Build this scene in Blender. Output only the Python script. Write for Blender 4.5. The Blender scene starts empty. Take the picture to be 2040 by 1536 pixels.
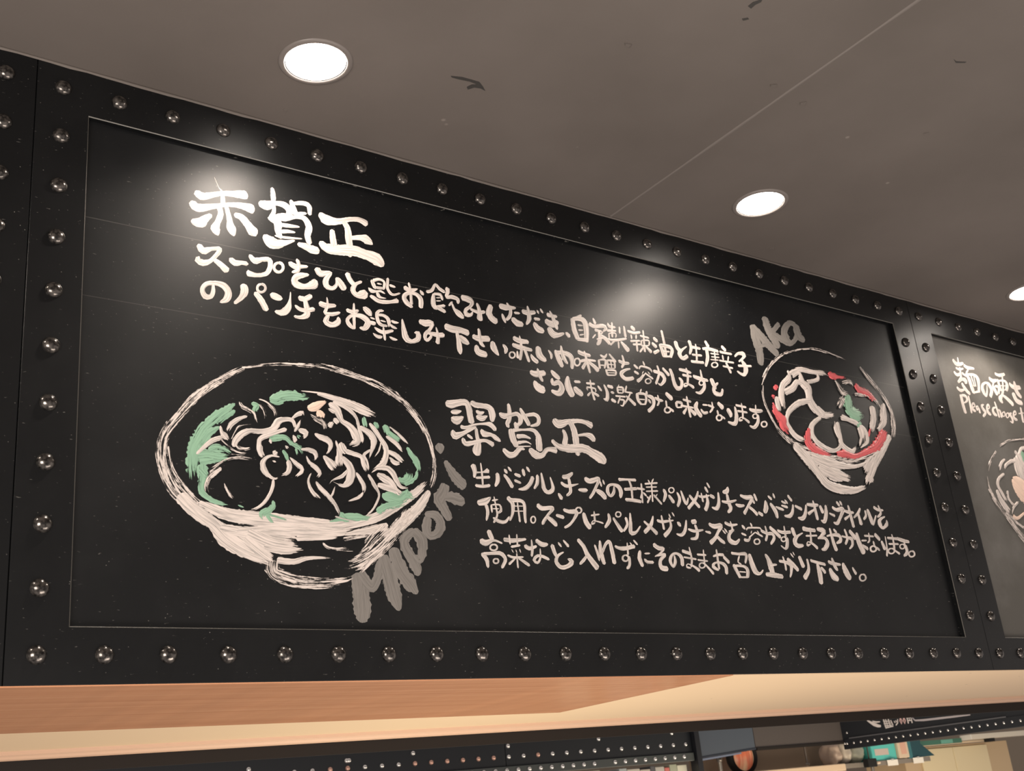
import bpy, bmesh, math, random
from mathutils import Vector, Matrix, noise
from mathutils.geometry import tessellate_polygon

S = bpy.context.scene
COL = S.collection
Z0 = 1.9                      # height of the lower rivet row above the floor

# ---------------------------------------------------------------- camera
cam_d = bpy.data.cameras.new('camera')
cam = bpy.data.objects.new('camera', cam_d)
COL.objects.link(cam)
cam_d.sensor_fit = 'HORIZONTAL'
cam_d.sensor_width = 36.0
cam_d.lens = 2306.43 / 2040 * 36.0
RT = Vector((0.8124377, -0.5750642, -0.0961570))
DN = Vector((0.1304239, 0.3399902, -0.9313411))
FW = Vector((0.5682734, 0.7441154, 0.3512229))
M = Matrix.Identity(4)
for i in range(3):
    M[i][0] = RT[i]; M[i][1] = -DN[i]; M[i][2] = -FW[i]
M[0][3], M[1][3], M[2][3] = -0.454729, -1.818724, Z0 - 0.298606
cam.matrix_world = M
cam_d.clip_start = 0.02
cam_d.dof.use_dof = True
cam_d.dof.focus_distance = 2.45
cam_d.dof.aperture_fstop = 10.0
S.camera = cam

# ---------------------------------------------------------------- light
S.view_settings.view_transform = 'Standard'
S.view_settings.look = 'None'
S.view_settings.gamma = 1.0
S.view_settings.use_curve_mapping = False
S.view_settings.exposure = 0.0

W = bpy.data.worlds.new('room_light')
S.world = W
W.use_nodes = True
W.node_tree.nodes['Background'].inputs[0].default_value = (1.0, 0.89, 0.82, 1)
W.node_tree.nodes['Background'].inputs[1].default_value = 0.50

def area(name, loc, target, sx, sy, power, col):
    l = bpy.data.lights.new(name, 'AREA')
    l.shape = 'RECTANGLE'; l.size = sx; l.size_y = sy; l.energy = power; l.color = col
    o = bpy.data.objects.new(name, l); COL.objects.link(o)
    o.location = loc
    o.rotation_euler = (Vector(target) - Vector(loc)).to_track_quat('-Z', 'Y').to_euler()
    return o
# added area lamps without fixtures: fill for soffit, left ceiling, sign front, far side
area('soffit_fill', (1.25, 0.75, 0.75), (1.05, 0.62, 1.9), 0.9, 0.5, 9, (1.0, 0.92, 0.70))
area('left_ceiling_fill', (-1.3, -1.7, 1.92), (-0.2, -0.3, 2.9), 1.0, 0.8, 48, (1.0, 0.90, 0.80))
area('low_front_fill', (1.4, -1.5, 0.4), (1.4, -0.1, 2.5), 2.2, 0.8, 38, (1.0, 0.88, 0.78))
area('far_side_fill', (4.3, 1.2, 0.9), (4.4, 2.6, 1.75), 1.4, 0.5, 22, (1.0, 0.85, 0.62))

LAMPS = [(0.392, -0.215), (1.586, -0.215), (2.780, -0.205), (-0.803, -0.215), (3.975, -0.205)]
CZ = Z0 + 1.05
for x, y in LAMPS:
    l = bpy.data.lights.new('downlight_beam', 'SPOT')
    l.energy = 15; l.color = (1.0, 0.87, 0.75)
    l.spot_size = math.radians(138); l.spot_blend = 0.35; l.shadow_soft_size = 0.03
    o = bpy.data.objects.new('downlight_beam', l); COL.objects.link(o)
    o.location = (x, y, CZ - 0.006)

# ---------------------------------------------------------------- materials
def mat(name, col=(.5, .5, .5), rough=.5, metal=0.0, spec=.5):
    m = bpy.data.materials.new(name); m.use_nodes = True
    n = m.node_tree.nodes; b = n['Principled BSDF']
    b.inputs['Base Color'].default_value = (*col, 1)
    b.inputs['Roughness'].default_value = rough
    b.inputs['Metallic'].default_value = metal
    b.inputs['Specular IOR Level'].default_value = spec
    return m
def nd(m, typ, **kw):
    n = m.node_tree.nodes.new(typ)
    for k, v in kw.items():
        if k[0] == '_': setattr(n, k[1:], v)
        else: n.inputs[k.replace('_', ' ')].default_value = v
    return n
def lk(m, a, ao, b, bi): m.node_tree.links.new(a.outputs[ao], b.inputs[bi])
def bsdf(m): return m.node_tree.nodes['Principled BSDF']
def ramp(m, stops):
    r = nd(m, 'ShaderNodeValToRGB')
    e = r.color_ramp.elements
    while len(e) < len(stops): e.new(0.5)
    for q, (p, c) in zip(e, stops):
        q.position = p; q.color = (*c, 1) if len(c) == 3 else c
    return r
def mapping(m, scale, coord='Object', rot=(0, 0, 0)):
    t = nd(m, 'ShaderNodeTexCoord'); mp = nd(m, 'ShaderNodeMapping')
    mp.inputs['Scale'].default_value = scale; mp.inputs['Rotation'].default_value = rot
    lk(m, t, coord, mp, 0); return mp
def mixc(m, fac, a, b, blend='MIX'):
    x = nd(m, 'ShaderNodeMix', _data_type='RGBA', _blend_type=blend)
    for s, v in ((0, fac), (6, a), (7, b)):
        if isinstance(v, tuple) and hasattr(v[0], 'outputs'): m.node_tree.links.new(v[0].outputs[v[1]], x.inputs[s])
        elif isinstance(v, tuple): x.inputs[s].default_value = (*v, 1)
        else: x.inputs[s].default_value = v
    return x
def mth(m, op, a, b=0.0, c=None):
    x = nd(m, 'ShaderNodeMath', _operation=op)
    for s, v in ((0, a), (1, b), (2, c)):
        if v is None: continue
        if isinstance(v, tuple): m.node_tree.links.new(v[0].outputs[v[1]], x.inputs[s])
        else: x.inputs[s].default_value = v
    return x
def bump(m, src, out, strength, dist):
    b = nd(m, 'ShaderNodeBump'); b.inputs['Strength'].default_value = strength; b.inputs['Distance'].default_value = dist
    lk(m, src, out, b, 'Height'); lk(m, b, 0, bsdf(m), 'Normal'); return b

ANI = (0.3, 0.25)
def black_paint(name, base, rough, haze, lines=False):
    """black paint with a fine brushed grain, dust specks, scuffs and chalk haze"""
    m = mat(name, base, rough, spec=.38)
    mp = mapping(m, (1, 1, 1))
    sp = nd(m, 'ShaderNodeTexVoronoi', Scale=75.0, Randomness=1.0)
    lk(m, mp, 0, sp, 0)
    spr = ramp(m, [(0.0, (1, 1, 1)), (0.03, (1, 1, 1)), (0.08, (0, 0, 0))])
    lk(m, sp, 'Distance', spr, 0)
    dens = nd(m, 'ShaderNodeTexNoise', Scale=5.0, Detail=4.0); lk(m, mp, 0, dens, 0)
    dr = ramp(m, [(0.36, (0, 0, 0)), (0.60, (1, 1, 1))]); lk(m, dens, 0, dr, 0)
    pick = nd(m, 'ShaderNodeTexNoise', Scale=60.0, Detail=1.0); lk(m, mp, 0, pick, 0)
    pr = ramp(m, [(0.40, (0, 0, 0)), (0.52, (1, 1, 1))]); lk(m, pick, 0, pr, 0)
    f = mth(m, 'MULTIPLY', (spr, 0), (dr, 0)); f = mth(m, 'MULTIPLY', (f, 0), (pr, 0))
    # short scuffs
    mp2 = mapping(m, (26, 26, 90), rot=(0.0, 0.7, 0.0))
    sc = nd(m, 'ShaderNodeTexNoise', Scale=3.0, Detail=2.0); lk(m, mp2, 0, sc, 0)
    scr = ramp(m, [(0.70, (0, 0, 0)), (0.76, (1, 1, 1))]); lk(m, sc, 0, scr, 0)
    f2 = mth(m, 'MULTIPLY', (scr, 0), 0.5)
    f = mth(m, 'ADD', (f, 0), (f2, 0)); f.use_clamp = True
    f = mth(m, 'MULTIPLY', (f, 0), 0.40)
    hz = nd(m, 'ShaderNodeTexNoise', Scale=2.2, Detail=6.0, Roughness=0.65); lk(m, mp, 0, hz, 0)
    hr = ramp(m, [(0.45, base), (0.75, tuple(v + haze for v in base))]); lk(m, hz, 0, hr, 0)
    col = mixc(m, (f, 0), (hr, 0), (0.40, 0.38, 0.35))
    if lines:   # two hairline joints that run along the board
        tc = nd(m, 'ShaderNodeTexCoord'); sx = nd(m, 'ShaderNodeSeparateXYZ'); lk(m, tc, 'Object', sx, 0)
        tot = None
        for z, k in ((0.757, .020), (0.606, .014)):
            d = mth(m, 'SUBTRACT', (sx, 2), z)
            d = mth(m, 'ABSOLUTE', (d, 0)); d = mth(m, 'LESS_THAN', (d, 0), 0.0007)
            d = mth(m, 'MULTIPLY', (d, 0), k * 6)
            tot = d if tot is None else mth(m, 'ADD', (tot, 0), (d, 0))
        col = mixc(m, (tot, 0), (col, 2), (0.30, 0.28, 0.26))
    lk(m, col, 2, bsdf(m), 'Base Color')
    gr = mapping(m, (6, 6, 420)); g = nd(m, 'ShaderNodeTexNoise', Scale=1.0, Detail=3.0); lk(m, gr, 0, g, 0)
    rr = nd(m, 'ShaderNodeMapRange'); rr.inputs[3].default_value = rough - .07; rr.inputs[4].default_value = rough + .10
    lk(m, hz, 0, rr, 0); lk(m, rr, 0, bsdf(m), 'Roughness')
    bump(m, g, 0, 0.10, 0.0006)
    bsdf(m).inputs['Anisotropic'].default_value = ANI[0]     # brushed on sideways: highlights spread up and down
    bsdf(m).inputs['Anisotropic Rotation'].default_value = ANI[1]
    tg = nd(m, 'ShaderNodeTangent', _direction_type='RADIAL', _axis='Z'); lk(m, tg, 0, bsdf(m), 'Tangent')
    return m
M_board = black_paint('chalkboard_black', (0.0016, 0.0021, 0.0028), 0.44, 0.005, True)
M_frame = black_paint('frame_black', (0.0022, 0.0026, 0.0032), 0.36, 0.003)
M_grey_board = black_paint('chalkboard_grey', (0.085, 0.080, 0.072), 0.56, 0.07, False)
M_edge = mat('dusty_edge_glint', (0.10, 0.095, 0.085), 0.35)  # chamfer paled: lamp glint on the bevel put into the colour, plus dust
M_gap = mat('dark_gap', (0.004, 0.004, 0.004), 0.8)

M_rivet = mat('rivet_metal', (0.30, 0.28, 0.26), 0.19, 0.85)
mp = mapping(M_rivet, (1, 1, 1)); n_ = nd(M_rivet, 'ShaderNodeTexNoise', Scale=160.0, Detail=3.0); lk(M_rivet, mp, 0, n_, 0)
r_ = ramp(M_rivet, [(0.35, (0.035, 0.033, 0.032)), (0.70, (0.20, 0.182, 0.168))]); lk(M_rivet, n_, 0, r_, 0); lk(M_rivet, r_, 0, bsdf(M_rivet), 'Base Color')
bump(M_rivet, n_, 0, 0.12, 0.0008)

M_ceil = mat('ceiling_paint', (0.20, 0.17, 0.15), 0.62, spec=.35)
mp = mapping(M_ceil, (1, 1, 1)); n_ = nd(M_ceil, 'ShaderNodeTexNoise', Scale=2.0, Detail=5.0); lk(M_ceil, mp, 0, n_, 0)
r_ = ramp(M_ceil, [(0.3, (0.108, 0.093, 0.084)), (0.75, (0.148, 0.128, 0.117))]); lk(M_ceil, n_, 0, r_, 0)
v_ = nd(M_ceil, 'ShaderNodeTexVoronoi', Scale=7.0); lk(M_ceil, mp, 0, v_, 0)
vr = ramp(M_ceil, [(0.0, (1, 1, 1)), (0.022, (1, 1, 1)), (0.04, (0, 0, 0))]); lk(M_ceil, v_, 'Distance', vr, 0)
x_ = mth(M_ceil, 'MULTIPLY', (vr, 0), 0.35)
c_ = mixc(M_ceil, (x_, 0), (r_, 0), (0.36, 0.32, 0.29)); lk(M_ceil, c_, 2, bsdf(M_ceil), 'Base Color')
n2 = nd(M_ceil, 'ShaderNodeTexNoise', Scale=240.0, Detail=2.0); lk(M_ceil, mp, 0, n2, 0)
bump(M_ceil, n2, 0, 0.12, 0.001)
M_ring = mat('lamp_ring_paint', (0.17, 0.15, 0.14), 0.45)
M_scratch = mat('bare_patch', (0.035, 0.032, 0.03), 0.7)
M_diff = bpy.data.materials.new('lamp_diffuser'); M_diff.use_nodes = True
nt = M_diff.node_tree; nt.nodes.clear()
e_ = nt.nodes.new('ShaderNodeEmission'); o_ = nt.nodes.new('ShaderNodeOutputMaterial')
e_.inputs[0].default_value = (1.0, 0.90, 0.80, 1); e_.inputs[1].default_value = 34.0
nt.links.new(e_.outputs[0], o_.inputs[0])

def wood(name, c1, c2, c3, rough):
    m = mat(name, c1, rough)
    mp = mapping(m, (0.35, 40, 40)); n = nd(m, 'ShaderNodeTexNoise', Scale=2.2, Detail=5.0, Roughness=0.6); lk(m, mp, 0, n, 0)
    r = ramp(m, [(0.3, c1), (0.55, c2), (0.8, c3)]); lk(m, n, 0, r, 0)
    mp2 = mapping(m, (9.0, 0.3, 1)); n2 = nd(m, 'ShaderNodeTexNoise', Scale=1.6, Detail=3.0); lk(m, mp2, 0, n2, 0)  # cross bands: glossy reflections painted into the wood colour
    r2 = ramp(m, [(0.35, (0.90, 0.90, 0.90)), (0.65, (1, 1, 1))]); lk(m, n2, 0, r2, 0)
    x = mixc(m, 1.0, (r, 0), (r2, 0), 'MULTIPLY'); lk(m, x, 2, bsdf(m), 'Base Color')
    bump(m, n, 0, 0.05, 0.001)
    return m
M_wood = wood('laminate_wood', (0.50, 0.21, 0.10), (0.62, 0.29, 0.15), (0.70, 0.37, 0.21), 0.24)
M_cream = mat('cream_paint', (0.74, 0.545, 0.355), 0.55)
mp = mapping(M_cream, (1, 1, 1)); v_ = nd(M_cream, 'ShaderNodeTexVoronoi', Scale=9.0); lk(M_cream, mp, 0, v_, 0)
vr = ramp(M_cream, [(0.0, (0.25, 0.16, 0.10)), (0.03, (0.35, 0.25, 0.16)), (0.045, (0.74, 0.545, 0.355))]); lk(M_cream, v_, 'Distance', vr, 0)
lk(M_cream, vr, 0, bsdf(M_cream), 'Base Color')
M_mould = mat('moulding_paint', (0.62, 0.41, 0.29), 0.5)
M_header = mat('header_black', (0.014, 0.011, 0.010), 0.6, spec=.25)
M_plaster = mat('plaster', (0.20, 0.16, 0.12), 0.8)

def brush(name, col, thin, dry0):
    """brushed paint: streaks follow each stroke (UV: u along it, v across, in metres)"""
    m = mat(name, col, 0.48)
    uv = nd(m, 'ShaderNodeUVMap'); uv.uv_map = 'UVMap'
    mp = nd(m, 'ShaderNodeMapping'); mp.inputs['Scale'].default_value = (18, 400, 1); lk(m, uv, 0, mp, 0)
    n = nd(m, 'ShaderNodeTexNoise', Scale=1.0, Detail=3.0, Roughness=0.6); lk(m, mp, 0, n, 0)
    mpb = nd(m, 'ShaderNodeMapping'); mpb.inputs['Scale'].default_value = (60, 160, 1); lk(m, uv, 0, mpb, 0)
    nb = nd(m, 'ShaderNodeTexNoise', Scale=1.0, Detail=4.0, Roughness=0.7); lk(m, mpb, 0, nb, 0)
    at = nd(m, 'ShaderNodeAttribute'); at.attribute_name = 'dry'
    # coverage = smoothstep(noise - threshold(dry))
    mix = mth(m, 'MULTIPLY', (nb, 0), 0.35); mix = mth(m, 'MULTIPLY_ADD', (n, 0), 0.65, (mix, 0))
    thr = mth(m, 'MULTIPLY_ADD', (at, 'Fac'), 0.62, dry0)
    d = mth(m, 'SUBTRACT', (mix, 0), (thr, 0)); d = mth(m, 'MULTIPLY', (d, 0), 16.0); d.use_clamp = True
    cr = ramp(m, [(0.36, thin), (0.56, col), (0.8, tuple(min(1, v * 1.08) for v in col))]); lk(m, n, 0, cr, 0)
    lk(m, cr, 0, bsdf(m), 'Base Color')
    lk(m, d, 0, bsdf(m), 'Alpha')
    bump(m, mix, 0, 0.28, 0.0010)
    return m
M_paint = {
 'w': brush('cream_white_paint', (0.66, 0.585, 0.545), (0.36, 0.33, 0.31), 0.19),
 'y': brush('grey_paint', (0.200, 0.185, 0.172), (0.14, 0.13, 0.12), 0.20),
 'g': brush('green_paint', (0.245, 0.42, 0.295), (0.17, 0.30, 0.215), 0.22),
 'r': brush('red_paint', (0.66, 0.11, 0.12), (0.38, 0.07, 0.08), 0.22),
 'p': brush('peach_paint', (0.78, 0.58, 0.47), (0.60, 0.46, 0.38), 0.14)}

# ---------------------------------------------------------------- mesh helpers
def obj(name, me, m, parent=None, loc=None):
    o = bpy.data.objects.new(name, me); COL.objects.link(o)
    if m and not me.materials: me.materials.append(m)
    if parent: o.parent = parent
    if loc: o.location = loc
    return o
def pyd(name, v, f, smooth=False):
    me = bpy.data.meshes.new(name); me.from_pydata(v, [], f); me.update()
    if smooth: me.polygons.foreach_set('use_smooth', [True] * len(me.polygons))
    return me
def fin(bm, name, smooth=False):
    bmesh.ops.recalc_face_normals(bm, faces=bm.faces)
    me = bpy.data.meshes.new(name); bm.to_mesh(me); bm.free()
    if smooth: me.polygons.foreach_set('use_smooth', [True] * len(me.polygons))
    return me
def box(x0, x1, y0, y1, z0, z1, bev=0.0, name='box'):
    bm = bmesh.new(); bmesh.ops.create_cube(bm, size=1)
    for v in bm.verts:
        v.co = (x0 + (v.co.x + .5) * (x1 - x0), y0 + (v.co.y + .5) * (y1 - y0), z0 + (v.co.z + .5) * (z1 - z0))
    if bev: bmesh.ops.bevel(bm, geom=bm.edges[:], offset=bev, segments=2, affect='EDGES', profile=0.5)
    return fin(bm, name)
def lathe(prof, seg=40, name='lathe', smooth=True, axis='z'):
    v = []; f = []
    for r, z in prof:
        for k in range(seg):
            a = 2 * math.pi * k / seg
            v.append((r * math.cos(a), r * math.sin(a), z) if axis == 'z' else (r * math.cos(a), z, r * math.sin(a)))
    n = len(prof)
    for i in range(n - 1):
        for k in range(seg):
            a, b = i * seg + k, i * seg + (k + 1) % seg
            f.append((a, b, b + seg, a + seg))
    me = pyd(name, v, f)
    bm = bmesh.new(); bm.from_mesh(me); bmesh.ops.remove_doubles(bm, verts=bm.verts, dist=1e-6)
    bmesh.ops.recalc_face_normals(bm, faces=bm.faces)
    bm.to_mesh(me); bm.free()
    if smooth: me.polygons.foreach_set('use_smooth', [True] * len(me.polygons))
    return me
def prism(pts, z0, z1, name='prism'):
    """plan polygon extruded upwards"""
    n = len(pts); v = [(x, y, z0) for x, y in pts] + [(x, y, z1) for x, y in pts]
    tri = tessellate_polygon([[Vector((x, y, 0)) for x, y in pts]])
    f = [tuple(t) for t in tri] + [tuple(i + n for i in t) for t in tri] + [(i, (i + 1) % n, (i + 1) % n + n, i + n) for i in range(n)]
    bm = bmesh.new(); bm.from_mesh(pyd(name, v, f)); return fin(bm, name)
def empty(name, loc, rz=0.0):
    o = bpy.data.objects.new(name, None); COL.objects.link(o); o.location = loc; o.rotation_euler.z = rz
    o.empty_display_size = 0.1
    return o
def tag(o, label, cat, group=None):
    o['label'] = label; o['category'] = cat
    if group: o['group'] = group
    return o
def struct(o): o['kind'] = 'structure'; return o

# ---------------------------------------------------------------- ceiling
SEAM = 1.287
def ceiling_panel(x0, x1, y0, y1, lamps):
    outer = [Vector((x0, y0, 0)), Vector((x1, y0, 0)), Vector((x1, y1, 0)), Vector((x0, y1, 0))]
    loops = [outer]
    for cx, cy in lamps:
        loops.append([Vector((cx + .059 * math.cos(-2 * math.pi * k / 40), cy + .059 * math.sin(-2 * math.pi * k / 40), 0)) for k in range(40)])
    pts = [p for l in loops for p in l]
    tri = tessellate_polygon(loops)
    v = [(p.x, p.y, CZ) for p in pts] + [(p.x, p.y, CZ + .012) for p in pts]; n = len(pts)
    f = [tuple(t) for t in tri] + [tuple(i + n for i in t) for t in tri]
    s = 0
    for l in loops:
        k = len(l); f += [(s + i, s + (i + 1) % k, s + (i + 1) % k + n, s + i + n) for i in range(k)]; s += k
    bm = bmesh.new(); bm.from_mesh(pyd('ceiling_panel', v, f)); return fin(bm, 'ceiling_panel')
ceil = struct(empty('ceiling', (0, 0, 0)))
YB, YF = 0.02, -4.3
obj('ceiling_panel', ceiling_panel(-3.2, SEAM - .0008, YF, YB, [LAMPS[3], LAMPS[0]]), M_ceil, ceil)
obj('ceiling_panel', ceiling_panel(SEAM + .0008, 6.4, YF, YB, [LAMPS[1], LAMPS[2], LAMPS[4]]), M_ceil, ceil)
# the filled joint stands a hair proud of the boards
v = []; f = []
random.seed(4)
for i in range(80):
    y = YB - .02 - i * 0.058
    w = 0.0032 + random.random() * .0016
    v += [(SEAM - w, y, CZ), (SEAM, y, CZ - .0011), (SEAM + w, y, CZ)]
    if i: a = i * 3; f += [(a - 3, a - 2, a + 1, a), (a - 2, a - 1, a + 2, a + 1)]
obj('joint_filler', pyd('joint_filler', v, f), mat('filler_paint', (0.158, 0.138, 0.127), 0.6), ceil)
# flaked patches where the paint came off (shallow relief)
def patch(pts, name='flaked_patch', m=None, z=-.0006):
    n = len(pts); v = [(x, y, CZ + z) for x, y in pts] + [(x, y, CZ) for x, y in pts]
    tri = tessellate_polygon([[Vector((x, y, 0)) for x, y in pts]])
    f = [tuple(t) for t in tri] + [(i, (i + 1) % n, (i + 1) % n + n, i + n) for i in range(n)]
    obj(name, pyd(name, v, f), m or M_scratch, ceil)
patch([(0.6376, -0.2961), (0.6583, -0.3033), (0.6862, -0.3053), (0.6976, -0.3058), (0.712, -0.2967), (0.7247, -0.2866), (0.7121, -0.2894), (0.6988, -0.2862), (0.691, -0.2747), (0.6847, -0.2807), (0.689, -0.2921), (0.6978, -0.2967), (0.6792, -0.298), (0.6583, -0.2943), (0.6419, -0.293)])
patch([(1.0086, -0.7272), (1.0086, -0.7398), (1.0145, -0.7492), (1.017, -0.7567), (1.0221, -0.747), (1.0181, -0.7371), (1.0189, -0.7249)])
patch([(1.5121, -0.8163), (1.523, -0.8147), (1.5439, -0.8239), (1.5441, -0.8202), (1.5266, -0.811)])
patch([(1.0249, -0.6962), (1.033, -0.7038), (1.038, -0.7016), (1.031, -0.6929)])
patch([(0.8748, -0.5363), (0.888, -0.5399), (0.8888, -0.5302), (0.8807, -0.5309)], "paint_drip", M_ceil, -.0022)
patch([(1.2327, -0.5757), (1.2438, -0.5834), (1.2485, -0.5762), (1.239, -0.5712)], "paint_drip", M_ceil, -.0022)
patch([(1.3398, -0.5604), (1.3474, -0.5704), (1.356, -0.5587), (1.3481, -0.5546)], "paint_drip", M_ceil, -.0022)
patch([(1.7919, -0.0531), (1.8026, -0.0611), (1.8087, -0.0484)], "paint_drip", M_ceil, -.0022)
patch([(1.6938, -0.6118), (1.701, -0.6199), (1.708, -0.6122), (1.7033, -0.6076)], "paint_drip", M_ceil, -.0022)
patch([(2.2123, -0.1085), (2.2282, -0.1394), (2.2367, -0.1534), (2.2409, -0.1384), (2.235, -0.1084)], "paint_drip", M_ceil, -.0022)
patch([(0.4027, -0.0522), (0.4102, -0.0523), (0.4082, -0.0474)], "paint_drip", M_ceil, -.0022)

v = []; f = []
# paint bead in the corner between signs and ceiling
random.seed(7)
bead = []
for i in range(260):
    x = -2.6 + i * 0.03
    r = 0.0024 + random.random() * .0012
    for k in range(5):
        a = math.pi * k / 4
        bead.append((x, -r * math.sin(a) * 0.9 - .0002, CZ - r * (1 + math.cos(a)) + .0002))
f = [(i * 5 + k, i * 5 + k + 1, i * 5 + k + 6, i * 5 + k + 5) for i in range(259) for k in range(4)]
struct(obj('trim_1', pyd('trim_1', bead, f, True), M_ceil))

# downlights
ring_me = lathe([(.0585, .010), (.0585, .0), (.0570, -.0022), (.0600, -.0038), (.0665, -.0030), (.0690, -.0006), (.0690, .0)], 56, 'trim_ring')
can_me = lathe([(.0555, -.001), (.0555, .045), (.0, .045)], 48, 'housing')
lens_me = lathe([(.0, .0005), (.0552, .0005), (.0552, .004), (.0, .004)], 48, 'diffuser')
M_can = mat('lamp_housing', (0.7, 0.68, 0.66), 0.4)
for (x, y), lab in zip(LAMPS, ['round recessed downlight above the red-soup heading, nearest and largest of the three',
                               'round recessed downlight right of the ceiling joint, middle of the three',
                               'round recessed downlight cut off by the right edge of the picture',
                               'round recessed downlight over the left riveted sign, beyond the left edge',
                               'round recessed downlight over the grey noodle sign, farthest right of the row']):
    t = tag(empty('downlight', (x, y, CZ)), lab, 'ceiling light', 'downlights in the dark ceiling')
    obj('trim_ring', ring_me, M_ring, t); obj('housing', can_me, M_can, t); obj('diffuser', lens_me, M_diff, t)

# ---------------------------------------------------------------- signs
IX0, IX1, IZ0, IZ1 = 0.0467, 2.3534, 0.0432, 0.9535       # opening, seen from the lower left rivet
OX0, OX1, OZ0, OZ1 = -0.0450, 2.4465, -0.0446, 1.0500
REC = 0.012
def rectloop(x0, x1, z0, z1, y): return [(x0, y, z0), (x1, y, z0), (x1, y, z1), (x0, y, z1)]
def frame_mesh():
    c, e = .0014, .0010
    L = [rectloop(OX0 + .0006, OX1 - .0006, OZ0, OZ1, .022), rectloop(OX0 + .0006, OX1 - .0006, OZ0, OZ1, e),
         rectloop(OX0 + e + .0006, OX1 - e - .0006, OZ0 + e, OZ1 - e, 0), rectloop(IX0 - c, IX1 + c, IZ0 - c, IZ1 + c, 0),
         rectloop(IX0, IX1, IZ0, IZ1, c), rectloop(IX0, IX1, IZ0, IZ1, .022)]
    v = [p for l in L for p in l]; f = []
    for i in range(5):
        for k in range(4):
            a, b = i * 4 + k, i * 4 + (k + 1) % 4
            f.append((a, b, b + 4, a + 4))
    me = pyd('frame', v, f)
    me.materials.append(M_frame); me.materials.append(M_edge)
    for p in me.polygons:
        if p.index // 4 == 3: p.material_index = 1
    bm = bmesh.new(); bm.from_mesh(me); bmesh.ops.recalc_face_normals(bm, faces=bm.faces); bm.to_mesh(me); bm.free()
    return me
FRAME = frame_mesh()
PANEL = box(IX0 - .004, IX1 + .004, REC, .0215, IZ0 - .004, IZ1 + .004, name='panel')
PANEL.materials.append(M_board)
RV = lathe([(.0142, .0), (.0144, -.0010), (.0138, -.0028), (.0122, -.0052), (.0098, -.0072), (.0068, -.0087), (.0035, -.0096), (.0, -.0099)], 28, 'rivet', axis='y')
RV.materials.append(M_rivet)
def sign(x, label, rivets, board=None):
    t = tag(empty('chalkboard_sign', (x, 0, Z0)), label, 'sign', 'black riveted chalkboard signs along the bulkhead')
    obj('frame', FRAME, None, t)
    if board:
        me = PANEL.copy(); me.materials.clear(); me.materials.append(board); obj('panel', me, None, t)
    else: obj('panel', PANEL, None, t)
    for rx, rz in rivets:
        o = obj('rivet', RV, None, t, (rx, 0, rz))
        o.rotation_euler.y = random.random() * 6.28
    return t
P = 0.0998
full = [(i * P, 1.0) for i in range(25)] + [(i * P, 0.0) for i in range(25)] + [(0, k * .1) for k in range(1, 10)] + [(24 * P, k * .1) for k in range(1, 10)]
main = sign(0, 'large black chalkboard sign with the big green bowl drawing, filling the middle of the picture', full)
WID = OX1 - OX0
left = sign(-WID, 'black riveted chalkboard sign of which only the right frame edge shows, far left', [(r, z) for r, z in full if r > 2.25 and z > .45])
right = sign(WID, 'greyer chalkboard sign with English line about noodles, right of the main sign',
             full, M_grey_board)

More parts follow.
